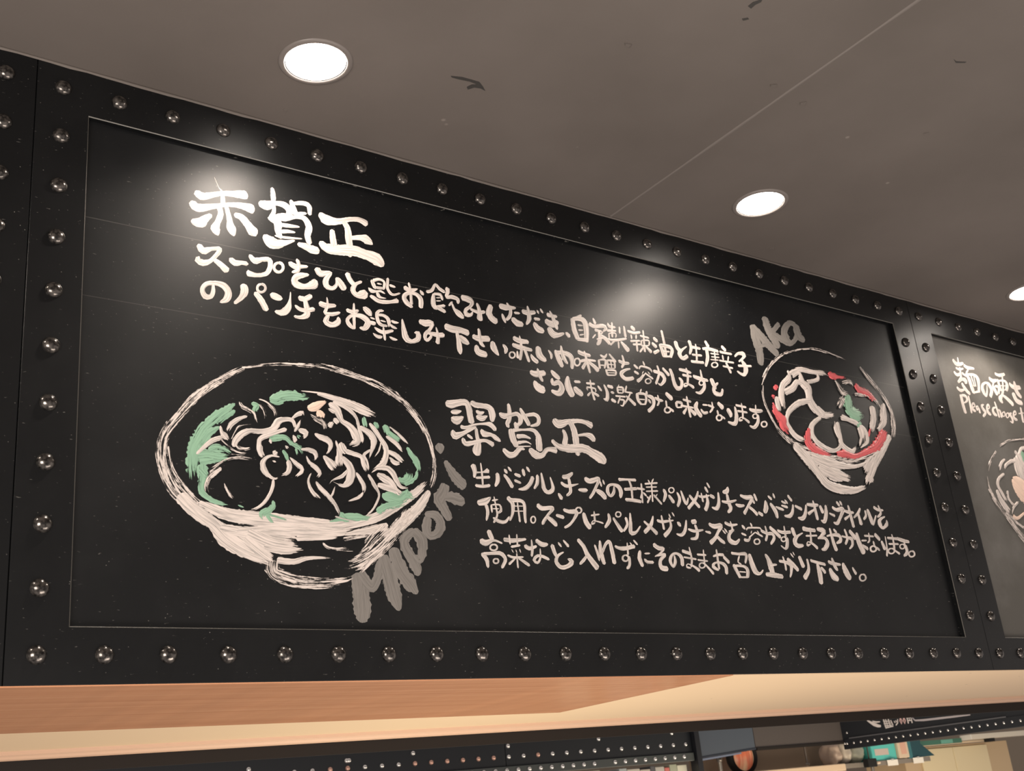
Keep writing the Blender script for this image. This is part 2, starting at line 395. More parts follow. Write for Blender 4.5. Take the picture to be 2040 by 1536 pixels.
# ---------------------------------------------------------------- brush work
def catmull(p0, p1, p2, p3, t):
    return 0.5 * ((2 * p1) + (-p0 + p2) * t + (2 * p0 - 5 * p1 + 4 * p2 - p3) * t * t + (-p0 + 3 * p1 - 3 * p2 + p3) * t ** 3)
rnd = random.Random(11)
def ribbon(bm, uvl, dl, pts, base, dry, bare=False, jitter=0.07):
    """one stroke of the brush: a thin raised ribbon on the board (x, z, width in metres)"""
    P_ = [Vector((a, b, w)) for a, b, w in pts]
    if len(P_) == 1: P_.append(P_[0] + Vector((.001, 0, 0)))
    # lengthen both ends a little: the traced points sit inside the round ends
    d = (P_[0] - P_[1]).xy; L = max(d.length, 1e-6); e0 = P_[0].z * .22
    P_[0] = Vector((P_[0].x + d.x / L * e0, P_[0].y + d.y / L * e0, P_[0].z))
    d = (P_[-1] - P_[-2]).xy; L = max(d.length, 1e-6); e1 = P_[-1].z * .22
    P_[-1] = Vector((P_[-1].x + d.x / L * e1, P_[-1].y + d.y / L * e1, P_[-1].z))
    Q = []
    n = len(P_)
    for i in range(n - 1):
        a = P_[max(i - 1, 0)]; b = P_[i]; c = P_[i + 1]; e = P_[min(i + 2, n - 1)]
        seg = max(2, min(14, int((c - b).xy.length / 0.0035)))
        for k in range(seg): Q.append(catmull(a, b, c, e, k / seg))
    Q.append(P_[-1].copy())
    # arc length
    s = [0.0]
    for i in range(1, len(Q)): s.append(s[-1] + (Q[i].xy - Q[i - 1].xy).length)
    tot = max(s[-1], 1e-5)
    u0, v0 = rnd.random() * 50, rnd.random() * 50
    ph = rnd.random() * 100
    rows = []
    m = len(Q)
    for i, q in enumerate(Q):
        a = Q[max(i - 1, 0)].xy; b = Q[min(i + 1, m - 1)].xy
        t = (b - a)
        t = t / t.length if t.length > 1e-7 else Vector((1, 0))
        nrm = Vector((-t.y, t.x))
        w = max(q.z, .0012) * .5
        for dist in (s[i], tot - s[i]):
            r = w * 0.6
            if dist < r: w *= math.sqrt(max(0.06, 1 - (1 - dist / r) ** 2))
        wl = w * (1 + jitter * noise.noise(Vector((s[i] * 260, ph, 0))) * 2)
        wr = w * (1 + jitter * noise.noise(Vector((s[i] * 260, ph, 9))) * 2)
        endd = max(0.0, 1 - (tot - s[i]) / min(0.35 * tot + .004, 0.045))
        dr = dry + (0.45 * endd * endd if dry > .05 else 0.10 * endd * endd)
        row = []
        h = base
        for off, hh, ed in ((wl, 0.0, .22), (wl * .86, h * .9, .05), (wl * .3, h, 0), (-wr * .3, h, 0), (-wr * .86, h * .9, .05), (-wr, 0.0, .22)):
            p = q.xy + nrm * off
            row.append((bm.verts.new((p.x, REC - .00012 - hh, p.y)), (u0 + s[i], v0 + off), dr + ed * (1 if dry > .05 else .5)))
        rows.append(row)
    for i in range(m - 1):
        for k in range(5):
            qd = (rows[i][k], rows[i][k + 1], rows[i + 1][k + 1], rows[i + 1][k])
            try: fc = bm.faces.new([x[0] for x in qd])
            except ValueError: continue
            fc.smooth = True
            for lp, x in zip(fc.loops, qd):
                lp[uvl].uv = x[1]; lp[dl] = (x[2],) * 3 + (1,)
def painting(name, strokes, m, parent, base, dry=0.0, step=0.0, jitter=.07):
    bm = bmesh.new(); uvl = bm.loops.layers.uv.new('UVMap'); dl = bm.loops.layers.float_color.new('dry')
    for k, st in enumerate(strokes): ribbon(bm, uvl, dl, st, base + k * step, dry, jitter=jitter)
    me = bpy.data.meshes.new(name); bm.to_mesh(me); bm.free()
    # faces must look out of the board
    bm = bmesh.new(); bm.from_mesh(me)
    for fc in bm.faces:
        if fc.normal.y > 0: fc.normal_flip()
    bm.to_mesh(me); bm.free()
    return obj(name, me, m, parent)

KINDS = ['kanji_character', 'kana_character', 'letter', 'bowl_rim', 'bowl_side', 'green_topping', 'noodle_strand', 'garlic_clove', 'meat_slice', 'red_sauce']
# every line: kind, paint, dry brush, on the right sign; then strokes of x z width (quarter millimetres)
STROKES = '''0 0 0 0 / 1005 3433 60 1038 3405 68 1123 3436 51 1201 3470 47 1287 3487 58 1393 3505 80 / 1141 3596 6 1179 3511 9 1205 3480 28 1208 3387 42 / 971 3337 61 1005 3299 73 1131 3340 51 1243 3382 43 1356 3401 60 1444 3394 88 / 1174 3360 46 1190 3289 50 1160 3199 52 1147 3150 73 1168 3104 28 / 1230 3374 37 1251 3304 46 1263 3232 54 1275 3180 74 1292 3128 28 / 1114 3261 40 1071 3223 59 1029 3177 77 967 3173 46 / 1303 3307 44 1355 3301 64 1407 3248 69 1450 3193 85 1467 3168 30
0 0 0 0 / 1616 3625 33 1623 3559 48 1622 3491 39 1624 3414 39 1586 3338 41 / 1508 3462 51 1562 3457 79 1635 3494 47 1718 3496 62 1758 3452 60 1734 3398 48 1693 3417 32 / 1775 3554 35 1788 3503 51 1809 3440 56 / 1788 3528 33 1878 3555 45 1930 3539 49 1932 3465 38 / 1814 3441 35 1866 3459 33 1903 3468 24 / 1596 3350 62 1650 3334 73 1656 3250 58 1677 3198 45 / 1623 3366 46 1715 3388 70 1808 3411 36 1883 3419 55 1923 3351 61 1906 3270 57 1922 3206 52 / 1685 3314 40 1759 3322 37 1838 3331 21 / 1665 3247 35 1730 3267 36 1799 3274 21 / 1628 3206 19 1700 3208 27 1857 3230 17 / 1542 3186 47 1582 3148 93 1635 3137 85 1708 3162 53 1792 3200 25 / 1823 3174 40 1883 3169 61 1948 3154 74 1995 3160 56
0 0 0 0 / 2028 3499 45 2074 3456 88 2181 3463 60 2291 3508 48 2382 3525 53 2443 3504 70 / 2231 3473 51 2267 3422 59 2273 3334 63 2278 3257 60 2275 3168 45 / 2302 3341 41 2382 3359 53 2442 3353 80 2491 3324 25 / 2128 3370 44 2130 3302 61 2136 3235 62 / 2022 3238 55 2063 3199 83 2159 3201 90 2316 3226 93 2434 3212 90 2523 3192 110 2575 3149 58
1 0 0 0 / 1021 2989 42 1050 2948 58 1112 2976 36 1181 2989 40 1145 2922 36 1103 2873 37 1050 2848 53 1013 2862 54 1021 2891 23 / 1137 2889 39 1179 2867 49 1233 2823 60
1 0 0 0 / 1264 2926 44 1297 2901 53 1349 2912 38 1396 2913 43
1 0 0 0 / 1420 2991 35 1454 2953 54 1515 2975 41 1578 2984 46 1581 2924 42 1548 2863 39 1469 2833 38 1401 2837 58 / 1652 2978 32 1677 2974 33 1690 2951 30 1684 2922 26 1662 2900 27 1636 2896 32 1617 2913 31 1616 2941 27 1633 2967 26 1659 2979 28
1 0 0 0 / 1744 2996 41 1784 2975 49 1840 2984 37 1895 2995 28 / 1809 3038 34 1822 2994 35 1811 2945 37 1764 2918 25 / 1902 2926 27 1827 2902 52 1783 2865 52 1797 2821 64 1870 2817 47 1945 2851 68 1951 2889 45
1 0 0 0 / 1979 2994 51 2005 2957 57 2063 2978 35 2101 2982 28 2056 2920 45 2053 2863 51 2104 2847 38 2144 2890 31 2142 2947 21 / 2147 2943 41 2174 2916 56 2208 2865 62
1 0 0 0 / 2246 3007 48 2267 2953 49 2299 2922 50 / 2370 2960 28 2314 2924 36 2287 2866 50 2323 2831 51 2383 2852 72 2390 2882 47
1 0 0 0 / 1127 2692 21 1127 2634 36 1110 2587 37 1065 2579 48 1045 2631 38 1078 2682 38 1144 2701 39 1211 2691 54 1244 2640 54 1226 2583 48 1180 2553 20
1 0 0 0 / 1363 2727 55 1371 2682 60 1345 2624 44 1291 2565 28 / 1457 2681 44 1499 2635 54 1541 2558 50 / 1506 2766 27 1528 2762 28 1539 2743 25 1534 2719 23 1515 2700 23 1492 2697 27 1475 2711 27 1474 2735 23 1489 2757 23 1512 2766 24
1 0 0 0 / 1584 2692 44 1623 2682 59 1669 2677 38 / 1745 2746 13 1738 2672 26 1719 2605 51 1673 2560 51 1615 2558 29
1 0 0 0 / 1816 2710 45 1866 2710 45 1918 2748 40 / 1866 2696 38 1877 2634 49 1875 2579 51 1824 2547 35 1770 2546 26 / 1782 2639 28 1818 2614 37 1876 2616 38 1937 2638 40
1 0 0 0 / 1990 2697 44 2041 2687 49 2126 2703 29 / 2053 2760 14 2055 2695 25 2028 2620 31 / 2028 2616 28 2094 2623 36 2161 2649 23 / 2065 2609 25 2035 2553 50 2089 2530 46 2143 2567 46 2144 2604 28
1 0 0 0 / 2224 2684 35 2276 2675 39 2326 2698 26 / 2290 2753 17 2285 2653 31 2283 2531 24 / 2283 2531 23 2241 2557 42 2225 2600 34 2275 2647 32 2362 2648 49 2408 2609 53 2375 2552 43 2332 2549 26 / 2376 2731 35 2414 2705 57 2439 2674 31
0 0 0 0 / 2464 2992 32 2479 2954 42 2494 2924 33 / 2479 2991 34 2531 3014 29 2579 3003 29 2579 2966 29 2572 2931 25 / 2514 2973 21 2554 2973 15 / 2501 2934 29 2569 2939 29 / 2433 2916 24 2456 2896 40 2503 2899 24 2541 2909 26 2578 2895 21 / 2511 2895 27 2517 2863 38 2546 2852 24 2588 2854 10 / 2441 2844 26 2466 2841 41 2510 2817 42 2569 2818 39 2634 2832 35 2695 2854 47 / 2618 3040 29 2610 2988 30 2609 2943 32 2634 2906 34 2668 2901 24 2724 2926 21 / 2631 2980 31 2680 2973 25
0 0 0 0 / 2555 2736 28 2521 2730 28 2495 2705 33 2496 2657 38 2514 2616 37 2563 2602 26 / 2502 2690 28 2548 2696 32 2585 2681 38 2600 2651 40 2597 2602 17 / 2524 2646 19 2570 2642 15 / 2514 2608 25 2580 2607 29 / 2433 2654 21 2470 2648 21 / 2418 2611 33 2460 2610 40 2475 2617 22 / 2626 2660 27 2651 2652 30 2689 2655 21 / 2611 2625 28 2635 2609 32 2669 2601 22 / 2464 2575 18 2502 2554 37 2551 2546 37 2633 2576 29 / 2546 2593 17 2550 2534 30 2555 2479 24 / 2450 2521 18 2478 2502 33 2511 2498 34 2528 2507 18 / 2599 2515 22 2628 2503 30 2666 2500 21
1 0 0 0 / 2771 2989 42 2821 2971 42 2896 2999 17 / 2815 3037 27 2826 2970 28 2827 2847 32 / 2830 2823 36 2781 2853 49 2759 2898 46 2798 2940 38 2871 2949 39 2918 2909 48 2914 2834 44 / 2921 2989 26 2945 2959 43
0 0 0 0 / 2984 2991 34 3034 3011 34 3077 3075 30 3112 3046 38 3163 3021 35 / 3053 2984 29 3041 2912 50 3053 2860 48 3108 2880 30 3152 2893 38 / 3053 2982 28 3117 2989 35 3135 2945 33 / 3074 2953 16 3120 2962 15 / 3071 2923 16 3118 2932 15 / 3080 2865 43 3152 2838 39 / 3189 3062 54 3197 3033 44 3171 2982 29 / 3175 2973 31 3236 2990 42 3292 2978 42 3288 2941 30 / 3232 2943 26 3196 2901 22 / 3231 2928 26 3248 2881 34 3288 2848 60 3331 2816 41
1 0 0 0 / 3336 3004 50 3391 3001 61 3436 2982 49 3418 2938 34 3364 2892 38 3365 2852 50 3416 2859 33 3435 2890 21 / 3415 2912 29 3492 2895 38 3561 2913 32 / 3489 2977 32 3506 2908 45 3502 2831 65
1 0 0 0 / 3636 2984 47 3606 2916 64 3629 2864 63 3675 2842 63 / 3747 2927 19 3757 2887 38 3775 2846 19
1 0 0 0 / 3730 3001 47 3787 2996 55 3900 3012 25 / 3810 3042 24 3843 2981 35 3824 2915 37 3785 2877 30 / 3882 2962 30 3938 2967 25 / 3857 2900 54 3900 2866 62 3958 2866 48
1 0 0 0 / 3974 2994 47 4033 2989 49 4113 3009 37 / 4035 3053 25 4043 2975 47 4036 2922 45 4000 2871 24 / 4140 3030 30 4152 3006 30 / 4179 3053 27 4201 3020 30 / 4099 2943 34 4157 2948 30 / 4093 2900 43 4123 2853 67 4184 2840 49
1 0 0 0 / 4253 3013 47 4301 3006 41 4357 3011 33 / 4225 2945 52 4290 2924 64 4362 2958 45 / 4285 3051 25 4311 2992 41 4332 2921 49 4348 2883 25 / 4253 2878 52 4289 2829 71 4350 2829 47 4418 2856 28
1 0 0 0 / 4444 2864 38 4477 2837 49
0 0 0 0 / 4651 3077 28 4586 3041 30 / 4541 3017 56 4546 2916 62 4574 2829 58 / 4545 3021 40 4630 3038 54 4683 3010 66 4689 2918 63 4673 2819 53 / 4595 2969 27 4652 2972 18 / 4597 2919 25 4652 2928 17 / 4605 2870 24 4652 2885 16 / 4567 2825 39 4688 2832 44
1 0 0 0 / 2728 2693 19 2735 2612 45 2752 2529 58 2806 2510 40 2865 2543 47 2869 2592 48 2835 2591 18
1 0 0 0 / 2893 2703 43 2945 2697 56 3008 2707 49 2994 2657 33 2936 2589 38 2948 2543 33 2993 2584 28 2991 2623 27 / 2969 2614 31 3063 2609 46 3119 2622 42 / 3050 2677 17 3062 2601 34 3051 2536 43
0 0 0 0 / 3145 2703 61 3208 2689 69 3295 2692 59 3365 2680 65 / 3251 2682 34 3264 2595 47 3267 2517 55 3270 2473 27 / 3279 2637 38 3319 2604 63 3363 2584 39
1 0 0 0 / 3418 2661 47 3466 2647 56 3579 2663 52 / 3481 2737 29 3485 2672 37 3494 2604 41 3525 2581 22 / 3445 2576 39 3453 2522 64 3534 2510 54
1 0 0 0 / 3615 2639 38 3621 2584 64 3664 2523 22 / 3722 2631 25 3749 2595 41 3733 2550 19
1 0 0 0 / 3812 2578 20 3832 2574 22 3840 2558 22 3834 2538 18 3815 2523 17 3794 2521 20 3781 2533 22 3782 2553 19 3796 2571 17 3818 2578 17
0 0 0 0 / 3847 2718 48 3891 2700 55 3997 2702 45 / 3827 2648 40 3895 2637 50 4029 2630 35 / 3911 2746 17 3918 2683 31 3914 2601 34 3887 2520 37 / 3869 2594 21 3865 2532 37 / 3952 2622 38 3968 2569 38 3985 2515 38 / 4017 2587 23 4036 2549 49 4080 2525 44
1 0 0 0 / 4105 2668 53 4113 2592 71 4173 2555 40 / 4215 2659 19 4242 2622 33 4236 2578 21
0 0 0 0 / 4297 2667 43 4323 2593 61 4350 2523 45 / 4313 2652 40 4388 2661 47 4459 2641 62 4476 2586 54 4460 2523 40 / 4366 2726 23 4370 2643 47 4386 2603 49 4416 2561 30 / 4361 2599 26 4338 2570 18
0 0 0 0 / 4537 2631 24 4558 2626 27 4566 2605 26 4558 2579 21 4537 2561 20 4514 2559 25 4500 2575 27 4503 2600 23 4520 2623 20 4543 2631 20 / 4561 2699 48 4615 2687 48 4697 2683 36 / 4565 2605 30 4645 2631 33 4754 2639 24 / 4632 2716 22 4650 2623 38 4667 2511 32 / 4642 2617 30 4587 2540 40 / 4667 2615 34 4726 2582 48 4765 2550 62
1 0 0 0 / 3990 2420 43 4041 2407 57 4145 2433 49 / 4070 2462 23 4082 2403 41 4111 2351 34 / 4023 2336 36 4049 2287 74 4115 2266 64
1 0 0 0 / 4221 2464 29 4258 2429 53 4305 2403 35 / 4222 2388 34 4222 2342 42 4291 2362 49 4320 2310 59 4270 2257 54 4201 2273 36
1 0 0 0 / 4404 2435 31 4392 2345 72 4430 2260 64 / 4473 2398 31 4537 2402 29 / 4461 2336 44 4496 2308 63 4544 2284 50
0 0 0 0 / 4792 3070 29 4807 3023 46 / 4738 3005 49 4794 2990 43 4902 3015 44 4936 2996 41 4892 2957 23 / 4796 2953 36 4877 2955 23 / 4839 2948 31 4845 2893 47 4825 2834 43 4795 2809 30 / 4796 2910 21 4753 2865 19 / 4891 2951 21 4848 2912 23 / 4862 2909 34 4917 2881 51 4955 2840 40 / 4803 2862 23 4881 2887 19
0 0 0 0 / 4967 3052 30 4977 3022 38 5053 3026 26 / 4947 2975 35 5055 2989 25 / 5018 3067 27 4998 2919 30 / 4962 2948 24 4957 2900 27 / 4962 2948 17 5046 2962 21 5039 2920 24 / 5105 3038 27 5098 2973 30 / 5165 3055 29 5165 2947 38 / 4940 2887 31 5015 2887 34 5174 2930 26 / 5021 2879 21 4961 2832 25 / 5067 2880 27 5060 2815 24 / 5098 2886 30 5144 2843 53 5177 2813 60
0 0 0 0 / 5259 3065 49 5294 3043 46 / 5204 3014 33 5280 3007 34 5364 3029 27 / 5241 2979 29 5240 2941 29 / 5308 2990 27 5297 2950 27 / 5224 2913 30 5345 2937 22 / 5250 2883 27 5353 2900 23 / 5299 2925 29 5293 2823 32 / 5405 3054 26 5388 2832 32 / 5357 2990 27 5466 2985 27 / 5364 2942 26 5364 2889 28 5448 2903 20 / 5364 2942 20 5461 2956 25 5451 2906 25 / 5384 2880 24 5323 2819 27 / 5413 2884 33 5471 2843 47
0 0 0 0 / 5531 2996 44 5571 2970 44 / 5501 2937 40 5547 2909 50 / 5507 2838 40 5577 2875 33 / 5651 3094 34 5661 2979 37 5661 2837 37 / 5605 2941 45 5618 2882 49 5630 2820 45 / 5612 2936 38 5725 2935 48 5754 2904 47 5720 2827 38 / 5636 2874 23 5715 2884 23 / 5630 2820 25 5721 2834 25
1 0 0 0 / 5820 3005 50 5832 2942 55 5876 2917 41 / 5963 2979 19 5886 2927 32 5847 2880 55 5885 2840 44 5950 2876 46
0 0 0 0 / 6009 3043 51 6020 2972 43 5988 2902 30 / 6027 2984 39 6148 2987 33 / 6092 3024 24 6084 2904 30 6067 2823 29 / 6021 2901 29 6153 2912 29 / 5994 2825 34 6164 2838 35
0 0 0 0 / 6237 3081 39 6268 3029 54 / 6183 2990 34 6271 3002 42 6399 2996 38 / 6237 2988 46 6232 2901 49 6185 2804 33 / 6286 2956 22 6400 2964 22 / 6287 2920 19 6401 2930 19 / 6344 2982 25 6339 2884 25 / 6271 2887 19 6382 2898 19 / 6322 2864 22 6349 2863 25 6360 2848 27 6350 2828 19 6323 2813 19 6294 2810 22 6276 2820 29 6278 2839 21 6299 2857 18 6329 2865 19
0 0 0 0 / 6465 3061 45 6509 3025 49 / 6424 2995 34 6591 2997 31 / 6455 2962 29 6454 2911 29 / 6539 2962 26 6519 2912 25 / 6394 2897 25 6600 2904 28 / 6433 2842 25 6572 2840 28 / 6487 2887 35 6533 2785 39
0 0 0 0 / 6634 2977 30 6694 3020 36 6775 3024 57 6752 2979 35 6682 2930 28 / 6726 2944 36 6767 2876 67 6720 2791 45 6632 2816 32 / 6661 2880 32 6855 2906 32
0 0 0 0 / 4792 2654 30 4794 2573 33 / 4792 2652 19 4872 2664 29 4849 2582 25 / 4803 2605 17 4854 2610 17 / 4820 2707 28 4868 2694 30 4903 2733 19 / 4930 2734 29 4997 2669 36 / 4890 2667 31 4895 2592 34 / 4897 2668 23 4978 2666 29 4976 2601 27 / 4898 2629 15 4976 2634 15 / 4938 2672 18 4938 2601 18 / 4884 2587 17 4976 2598 17 / 4866 2570 32 4877 2517 32 / 4873 2567 20 4981 2575 26 4970 2530 26 / 4876 2541 14 4974 2553 15 / 4872 2516 19 4970 2530 19
1 0 0 0 / 5038 2684 34 5091 2671 39 5164 2678 27 / 5089 2747 26 5099 2675 32 5063 2620 28 / 5169 2623 21 5102 2601 30 5046 2554 45 5094 2512 43 5193 2535 36
0 0 0 0 / 5224 2669 35 5264 2644 35 / 5216 2603 32 5263 2588 35 / 5237 2510 39 5293 2549 33 5321 2590 21 / 5345 2725 24 5357 2689 31 / 5283 2638 22 5312 2670 25 5422 2661 29 5437 2632 28 / 5334 2623 17 5311 2595 17 / 5389 2625 23 5411 2603 23 / 5363 2613 17 5303 2554 22 / 5361 2602 25 5440 2564 31 / 5378 2555 19 5400 2553 22 5410 2539 23 5401 2520 17 5380 2507 16 5356 2505 20 5341 2515 24 5342 2532 19 5360 2549 16 5384 2556 17
1 0 0 0 / 5465 2643 38 5524 2639 40 5576 2621 51 5590 2573 43 5532 2515 28 5500 2529 25 / 5521 2708 27 5530 2627 30 5470 2516 30 / 5590 2693 34 5658 2633 44
1 0 0 0 / 5686 2698 39 5702 2640 45 5713 2565 49 5741 2513 53 5797 2527 38 5819 2593 48 5788 2621 28
1 0 0 0 / 5810 2713 33 5891 2710 39 5963 2701 28 / 5845 2661 32 5960 2662 27 / 5906 2740 25 5913 2670 30 5891 2565 32 / 5890 2559 19 5841 2543 29 5856 2575 14 5912 2571 27 5969 2548 38
1 0 0 0 / 5990 2669 38 6062 2657 45 6181 2651 33 / 6101 2750 25 6104 2660 35 6107 2634 32 / 6090 2636 20 6109 2633 24 6117 2620 24 6109 2603 18 6089 2590 17 6068 2588 21 6055 2598 26 6057 2614 20 6073 2630 17 6095 2636 17 / 6124 2637 38 6118 2571 40 6046 2504 36 5985 2504 21
1 0 0 0 / 6233 2672 53 6254 2616 56 6276 2578 34 / 6320 2645 25 6252 2590 40 6253 2532 52 6337 2528 41 6370 2587 29
0 0 0 0 / 4609 2401 26 4706 2408 26 / 4658 2439 21 4662 2345 27 4681 2251 31 / 4607 2361 31 4613 2336 27 / 4608 2364 20 4707 2361 22 4702 2327 20 / 4649 2320 20 4605 2281 27 / 4668 2322 25 4735 2296 36 / 4741 2392 28 4777 2352 31 / 4816 2414 25 4845 2346 40 4828 2273 41 4790 2277 20
0 0 0 0 / 4859 2408 36 4917 2404 38 / 4889 2353 28 4923 2351 30 / 4885 2280 39 4929 2266 39 / 4997 2440 18 4983 2414 18 / 4973 2412 25 4974 2358 28 / 4973 2412 20 5043 2416 28 5035 2366 23 / 4976 2388 14 5039 2395 15 / 4971 2358 17 5034 2364 17 / 4939 2323 22 5058 2331 22 / 4995 2325 18 4956 2254 23 / 4978 2293 18 5036 2291 26 5013 2237 21 4983 2240 15 / 5092 2441 24 5060 2376 26 / 5064 2379 20 5151 2380 23 / 5125 2373 20 5082 2312 22 5035 2258 22 / 5069 2341 25 5118 2305 37 5167 2267 41
0 0 0 0 / 5273 2435 21 5251 2402 23 / 5211 2382 38 5211 2323 43 5245 2282 33 / 5217 2383 27 5307 2389 33 5316 2337 33 5291 2285 25 / 5228 2329 17 5300 2335 17 / 5245 2282 19 5296 2288 17 / 5336 2419 35 5320 2362 23 / 5338 2377 28 5402 2361 51 5395 2287 40 5322 2223 42 / 5344 2341 33 5366 2310 30
1 0 0 0 / 5431 2371 29 5478 2356 36 5529 2353 24 / 5471 2401 23 5474 2334 27 5443 2293 20 / 5583 2435 42 5636 2398 55 5653 2388 38 / 5568 2358 26 5565 2296 26 / 5575 2294 22 5599 2291 25 5609 2275 26 5600 2255 20 5576 2241 19 5549 2239 22 5533 2250 27 5535 2269 22 5554 2287 18 5582 2294 19 / 5606 2286 25 5644 2263 35
1 0 0 0 / 5700 2360 36 5698 2311 33 / 5700 2363 26 5772 2362 34 5754 2314 27 / 5700 2307 19 5755 2318 19 / 5796 2401 27 5899 2393 27 / 5763 2334 29 5919 2333 24 / 5852 2440 24 5854 2333 31 5861 2232 34 / 5827 2317 23 5775 2258 38 / 5860 2321 30 5931 2270 56
1 0 0 0 / 5988 2401 29 5952 2333 56 6007 2258 50 / 6053 2381 23 6117 2386 23 / 6022 2329 35 6051 2298 37 6107 2312 29
1 0 0 0 / 6125 2387 28 6204 2375 31 / 6187 2427 20 6182 2362 27 6134 2312 21 / 6271 2425 45 6325 2387 62 / 6245 2345 29 6248 2300 29 / 6259 2301 23 6283 2297 27 6292 2281 28 6283 2261 21 6259 2246 19 6232 2244 23 6217 2256 29 6219 2276 23 6239 2294 19 6266 2301 19 / 6287 2293 23 6330 2272 32
1 0 0 0 / 6393 2376 52 6421 2335 60 6413 2299 27 / 6503 2416 29 6505 2326 50 6462 2237 46 6371 2243 30
1 0 0 0 / 6522 2438 28 6665 2434 28 / 6534 2378 27 6669 2378 25 / 6608 2469 22 6604 2377 28 6590 2304 31 / 6583 2290 20 6533 2278 29 6559 2313 15 6613 2307 25 6672 2275 37
1 0 0 0 / 6713 2417 34 6797 2411 46 6899 2427 34 / 6813 2475 25 6799 2381 29 / 6782 2377 20 6803 2374 24 6811 2361 26 6802 2343 19 6781 2331 17 6758 2329 21 6745 2339 27 6748 2356 21 6765 2371 17 6789 2377 17 / 6819 2371 39 6805 2297 42 6735 2230 39 6672 2240 23
1 0 0 0 / 6896 2311 22 6922 2307 26 6931 2291 28 6921 2269 20 6895 2254 18 6866 2252 23 6850 2264 29 6853 2285 23 6875 2304 18 6904 2311 19
2 1 0 0 / 7004 3369 88 7001 3242 92 7023 3107 90 7007 2953 64 / 6996 3374 61 7101 3273 86 7193 3190 85 7300 3109 68 / 7015 3147 32 7177 3202 39
2 1 0 0 / 7212 3504 79 7225 3393 90 7290 3277 91 7331 3199 74 / 7418 3477 44 7246 3326 52 / 7288 3344 63 7410 3297 65 7502 3269 50
2 1 0 0 / 7680 3508 57 7594 3518 53 7487 3410 72 7498 3304 100 7582 3289 47 7686 3400 61 7694 3503 78 / 7694 3503 75 7715 3384 86 7788 3360 52
0 0 0 0 / 3091 2013 53 3128 2009 70 3216 2034 60 3284 2042 61 3308 1990 63 3312 1930 62 3321 1878 69 / 3131 1942 32 3179 1948 45 3230 1963 18 / 3134 1891 46 3173 1875 69 3243 1913 26 / 3339 2054 50 3371 2036 57 3459 2035 51 3517 2023 63 3537 1975 70 3527 1911 41 / 3380 1981 33 3413 1967 42 3456 1982 18 / 3380 1934 41 3428 1923 52 3485 1951 18 / 3215 1825 43 3263 1824 34 3343 1857 25 3443 1877 27 3511 1877 50 3554 1837 42 / 3134 1782 40 3143 1741 64 3219 1766 42 3310 1815 34 3361 1842 23 / 3271 1760 33 3314 1737 31 / 3360 1829 36 3363 1766 42 3371 1707 52 3350 1638 81 3343 1604 58 / 3415 1823 31 3433 1791 59 3502 1790 38 3549 1769 49 3593 1744 28 / 3225 1725 42 3242 1685 50 3327 1703 42 3437 1732 36 3514 1704 53
0 0 0 0 / 3715 2085 36 3718 2024 47 3710 1953 44 3682 1906 45 3693 1879 39 / 3615 1989 38 3652 1972 55 3724 1989 39 3798 2007 44 3829 1967 54 3808 1920 40 3770 1898 33 / 3768 1924 43 3777 1877 54 / 3835 2061 31 3869 1998 51 3911 1924 45 / 3885 2005 33 3976 2025 39 4020 1999 47 4006 1944 39 3926 1915 24 / 3719 1853 65 3725 1780 66 3758 1719 54 / 3739 1856 43 3843 1872 26 3947 1880 41 3994 1836 58 3996 1775 66 3993 1709 65 / 3773 1803 44 3846 1815 38 3911 1801 21 / 3777 1751 36 3861 1767 23 3912 1750 14 / 3763 1715 17 3903 1732 12 / 3618 1676 39 3663 1636 59 3724 1642 50 3791 1701 43 3834 1697 25 / 3894 1703 53 3940 1664 72 4013 1663 51 4083 1723 44 4170 1721 65
0 0 0 0 / 4190 2002 56 4229 1970 76 4336 2001 54 4449 2024 46 4538 2021 50 4604 1999 70 / 4360 2013 59 4394 1944 66 4405 1873 71 4405 1801 70 4410 1708 52 / 4429 1885 26 4520 1904 39 4585 1893 65 4616 1860 47 / 4275 1917 39 4295 1861 51 4275 1787 64 / 4143 1809 43 4205 1762 61 4323 1757 76 4478 1773 79 4583 1739 86 4677 1694 97 4692 1659 55
0 0 0 0 / 3298 1506 55 3310 1458 46 3299 1407 29 / 3321 1449 22 3390 1458 19 3441 1475 50 / 3375 1533 16 3378 1449 23 3377 1350 23 / 3316 1404 24 3450 1421 30 / 3307 1339 32 3378 1338 31 3445 1351 31
1 0 0 0 / 3530 1458 38 3530 1403 43 3498 1348 23 / 3598 1454 29 3637 1412 40 3669 1357 42 / 3608 1500 30 3628 1474 35 / 3647 1524 25 3673 1494 27
1 0 0 0 / 3707 1469 29 3761 1456 35 / 3700 1416 29 3760 1398 24 / 3890 1460 37 3858 1403 39 3797 1355 37 3730 1342 16 / 3797 1518 33 3803 1467 35 / 3839 1542 28 3861 1507 31
1 0 0 0 / 3941 1480 34 3933 1418 37 3893 1361 23 / 3985 1504 23 3991 1433 36 3998 1367 44 4040 1340 36 4092 1380 39 4075 1476 18
1 0 0 0 / 4146 1338 32 4173 1297 42
1 0 0 0 / 4211 1489 39 4271 1501 42 4324 1537 27 / 4275 1484 33 4279 1427 37 4276 1364 35 4230 1327 22 / 4188 1440 29 4245 1413 34 4376 1443 10
1 0 0 0 / 4368 1390 23 4416 1391 38 4464 1395 31
1 0 0 0 / 4458 1500 42 4507 1478 49 4612 1510 38 4574 1441 32 4527 1374 33 4481 1326 28 / 4567 1398 33 4618 1381 54 4660 1340 51 / 4625 1486 22 4630 1444 28 / 4657 1501 23 4667 1465 25
1 0 0 0 / 4778 1458 18 4766 1404 36 4724 1363 28 4694 1398 42 4712 1453 30 4773 1471 29 4831 1452 47 4847 1405 47 4832 1357 28
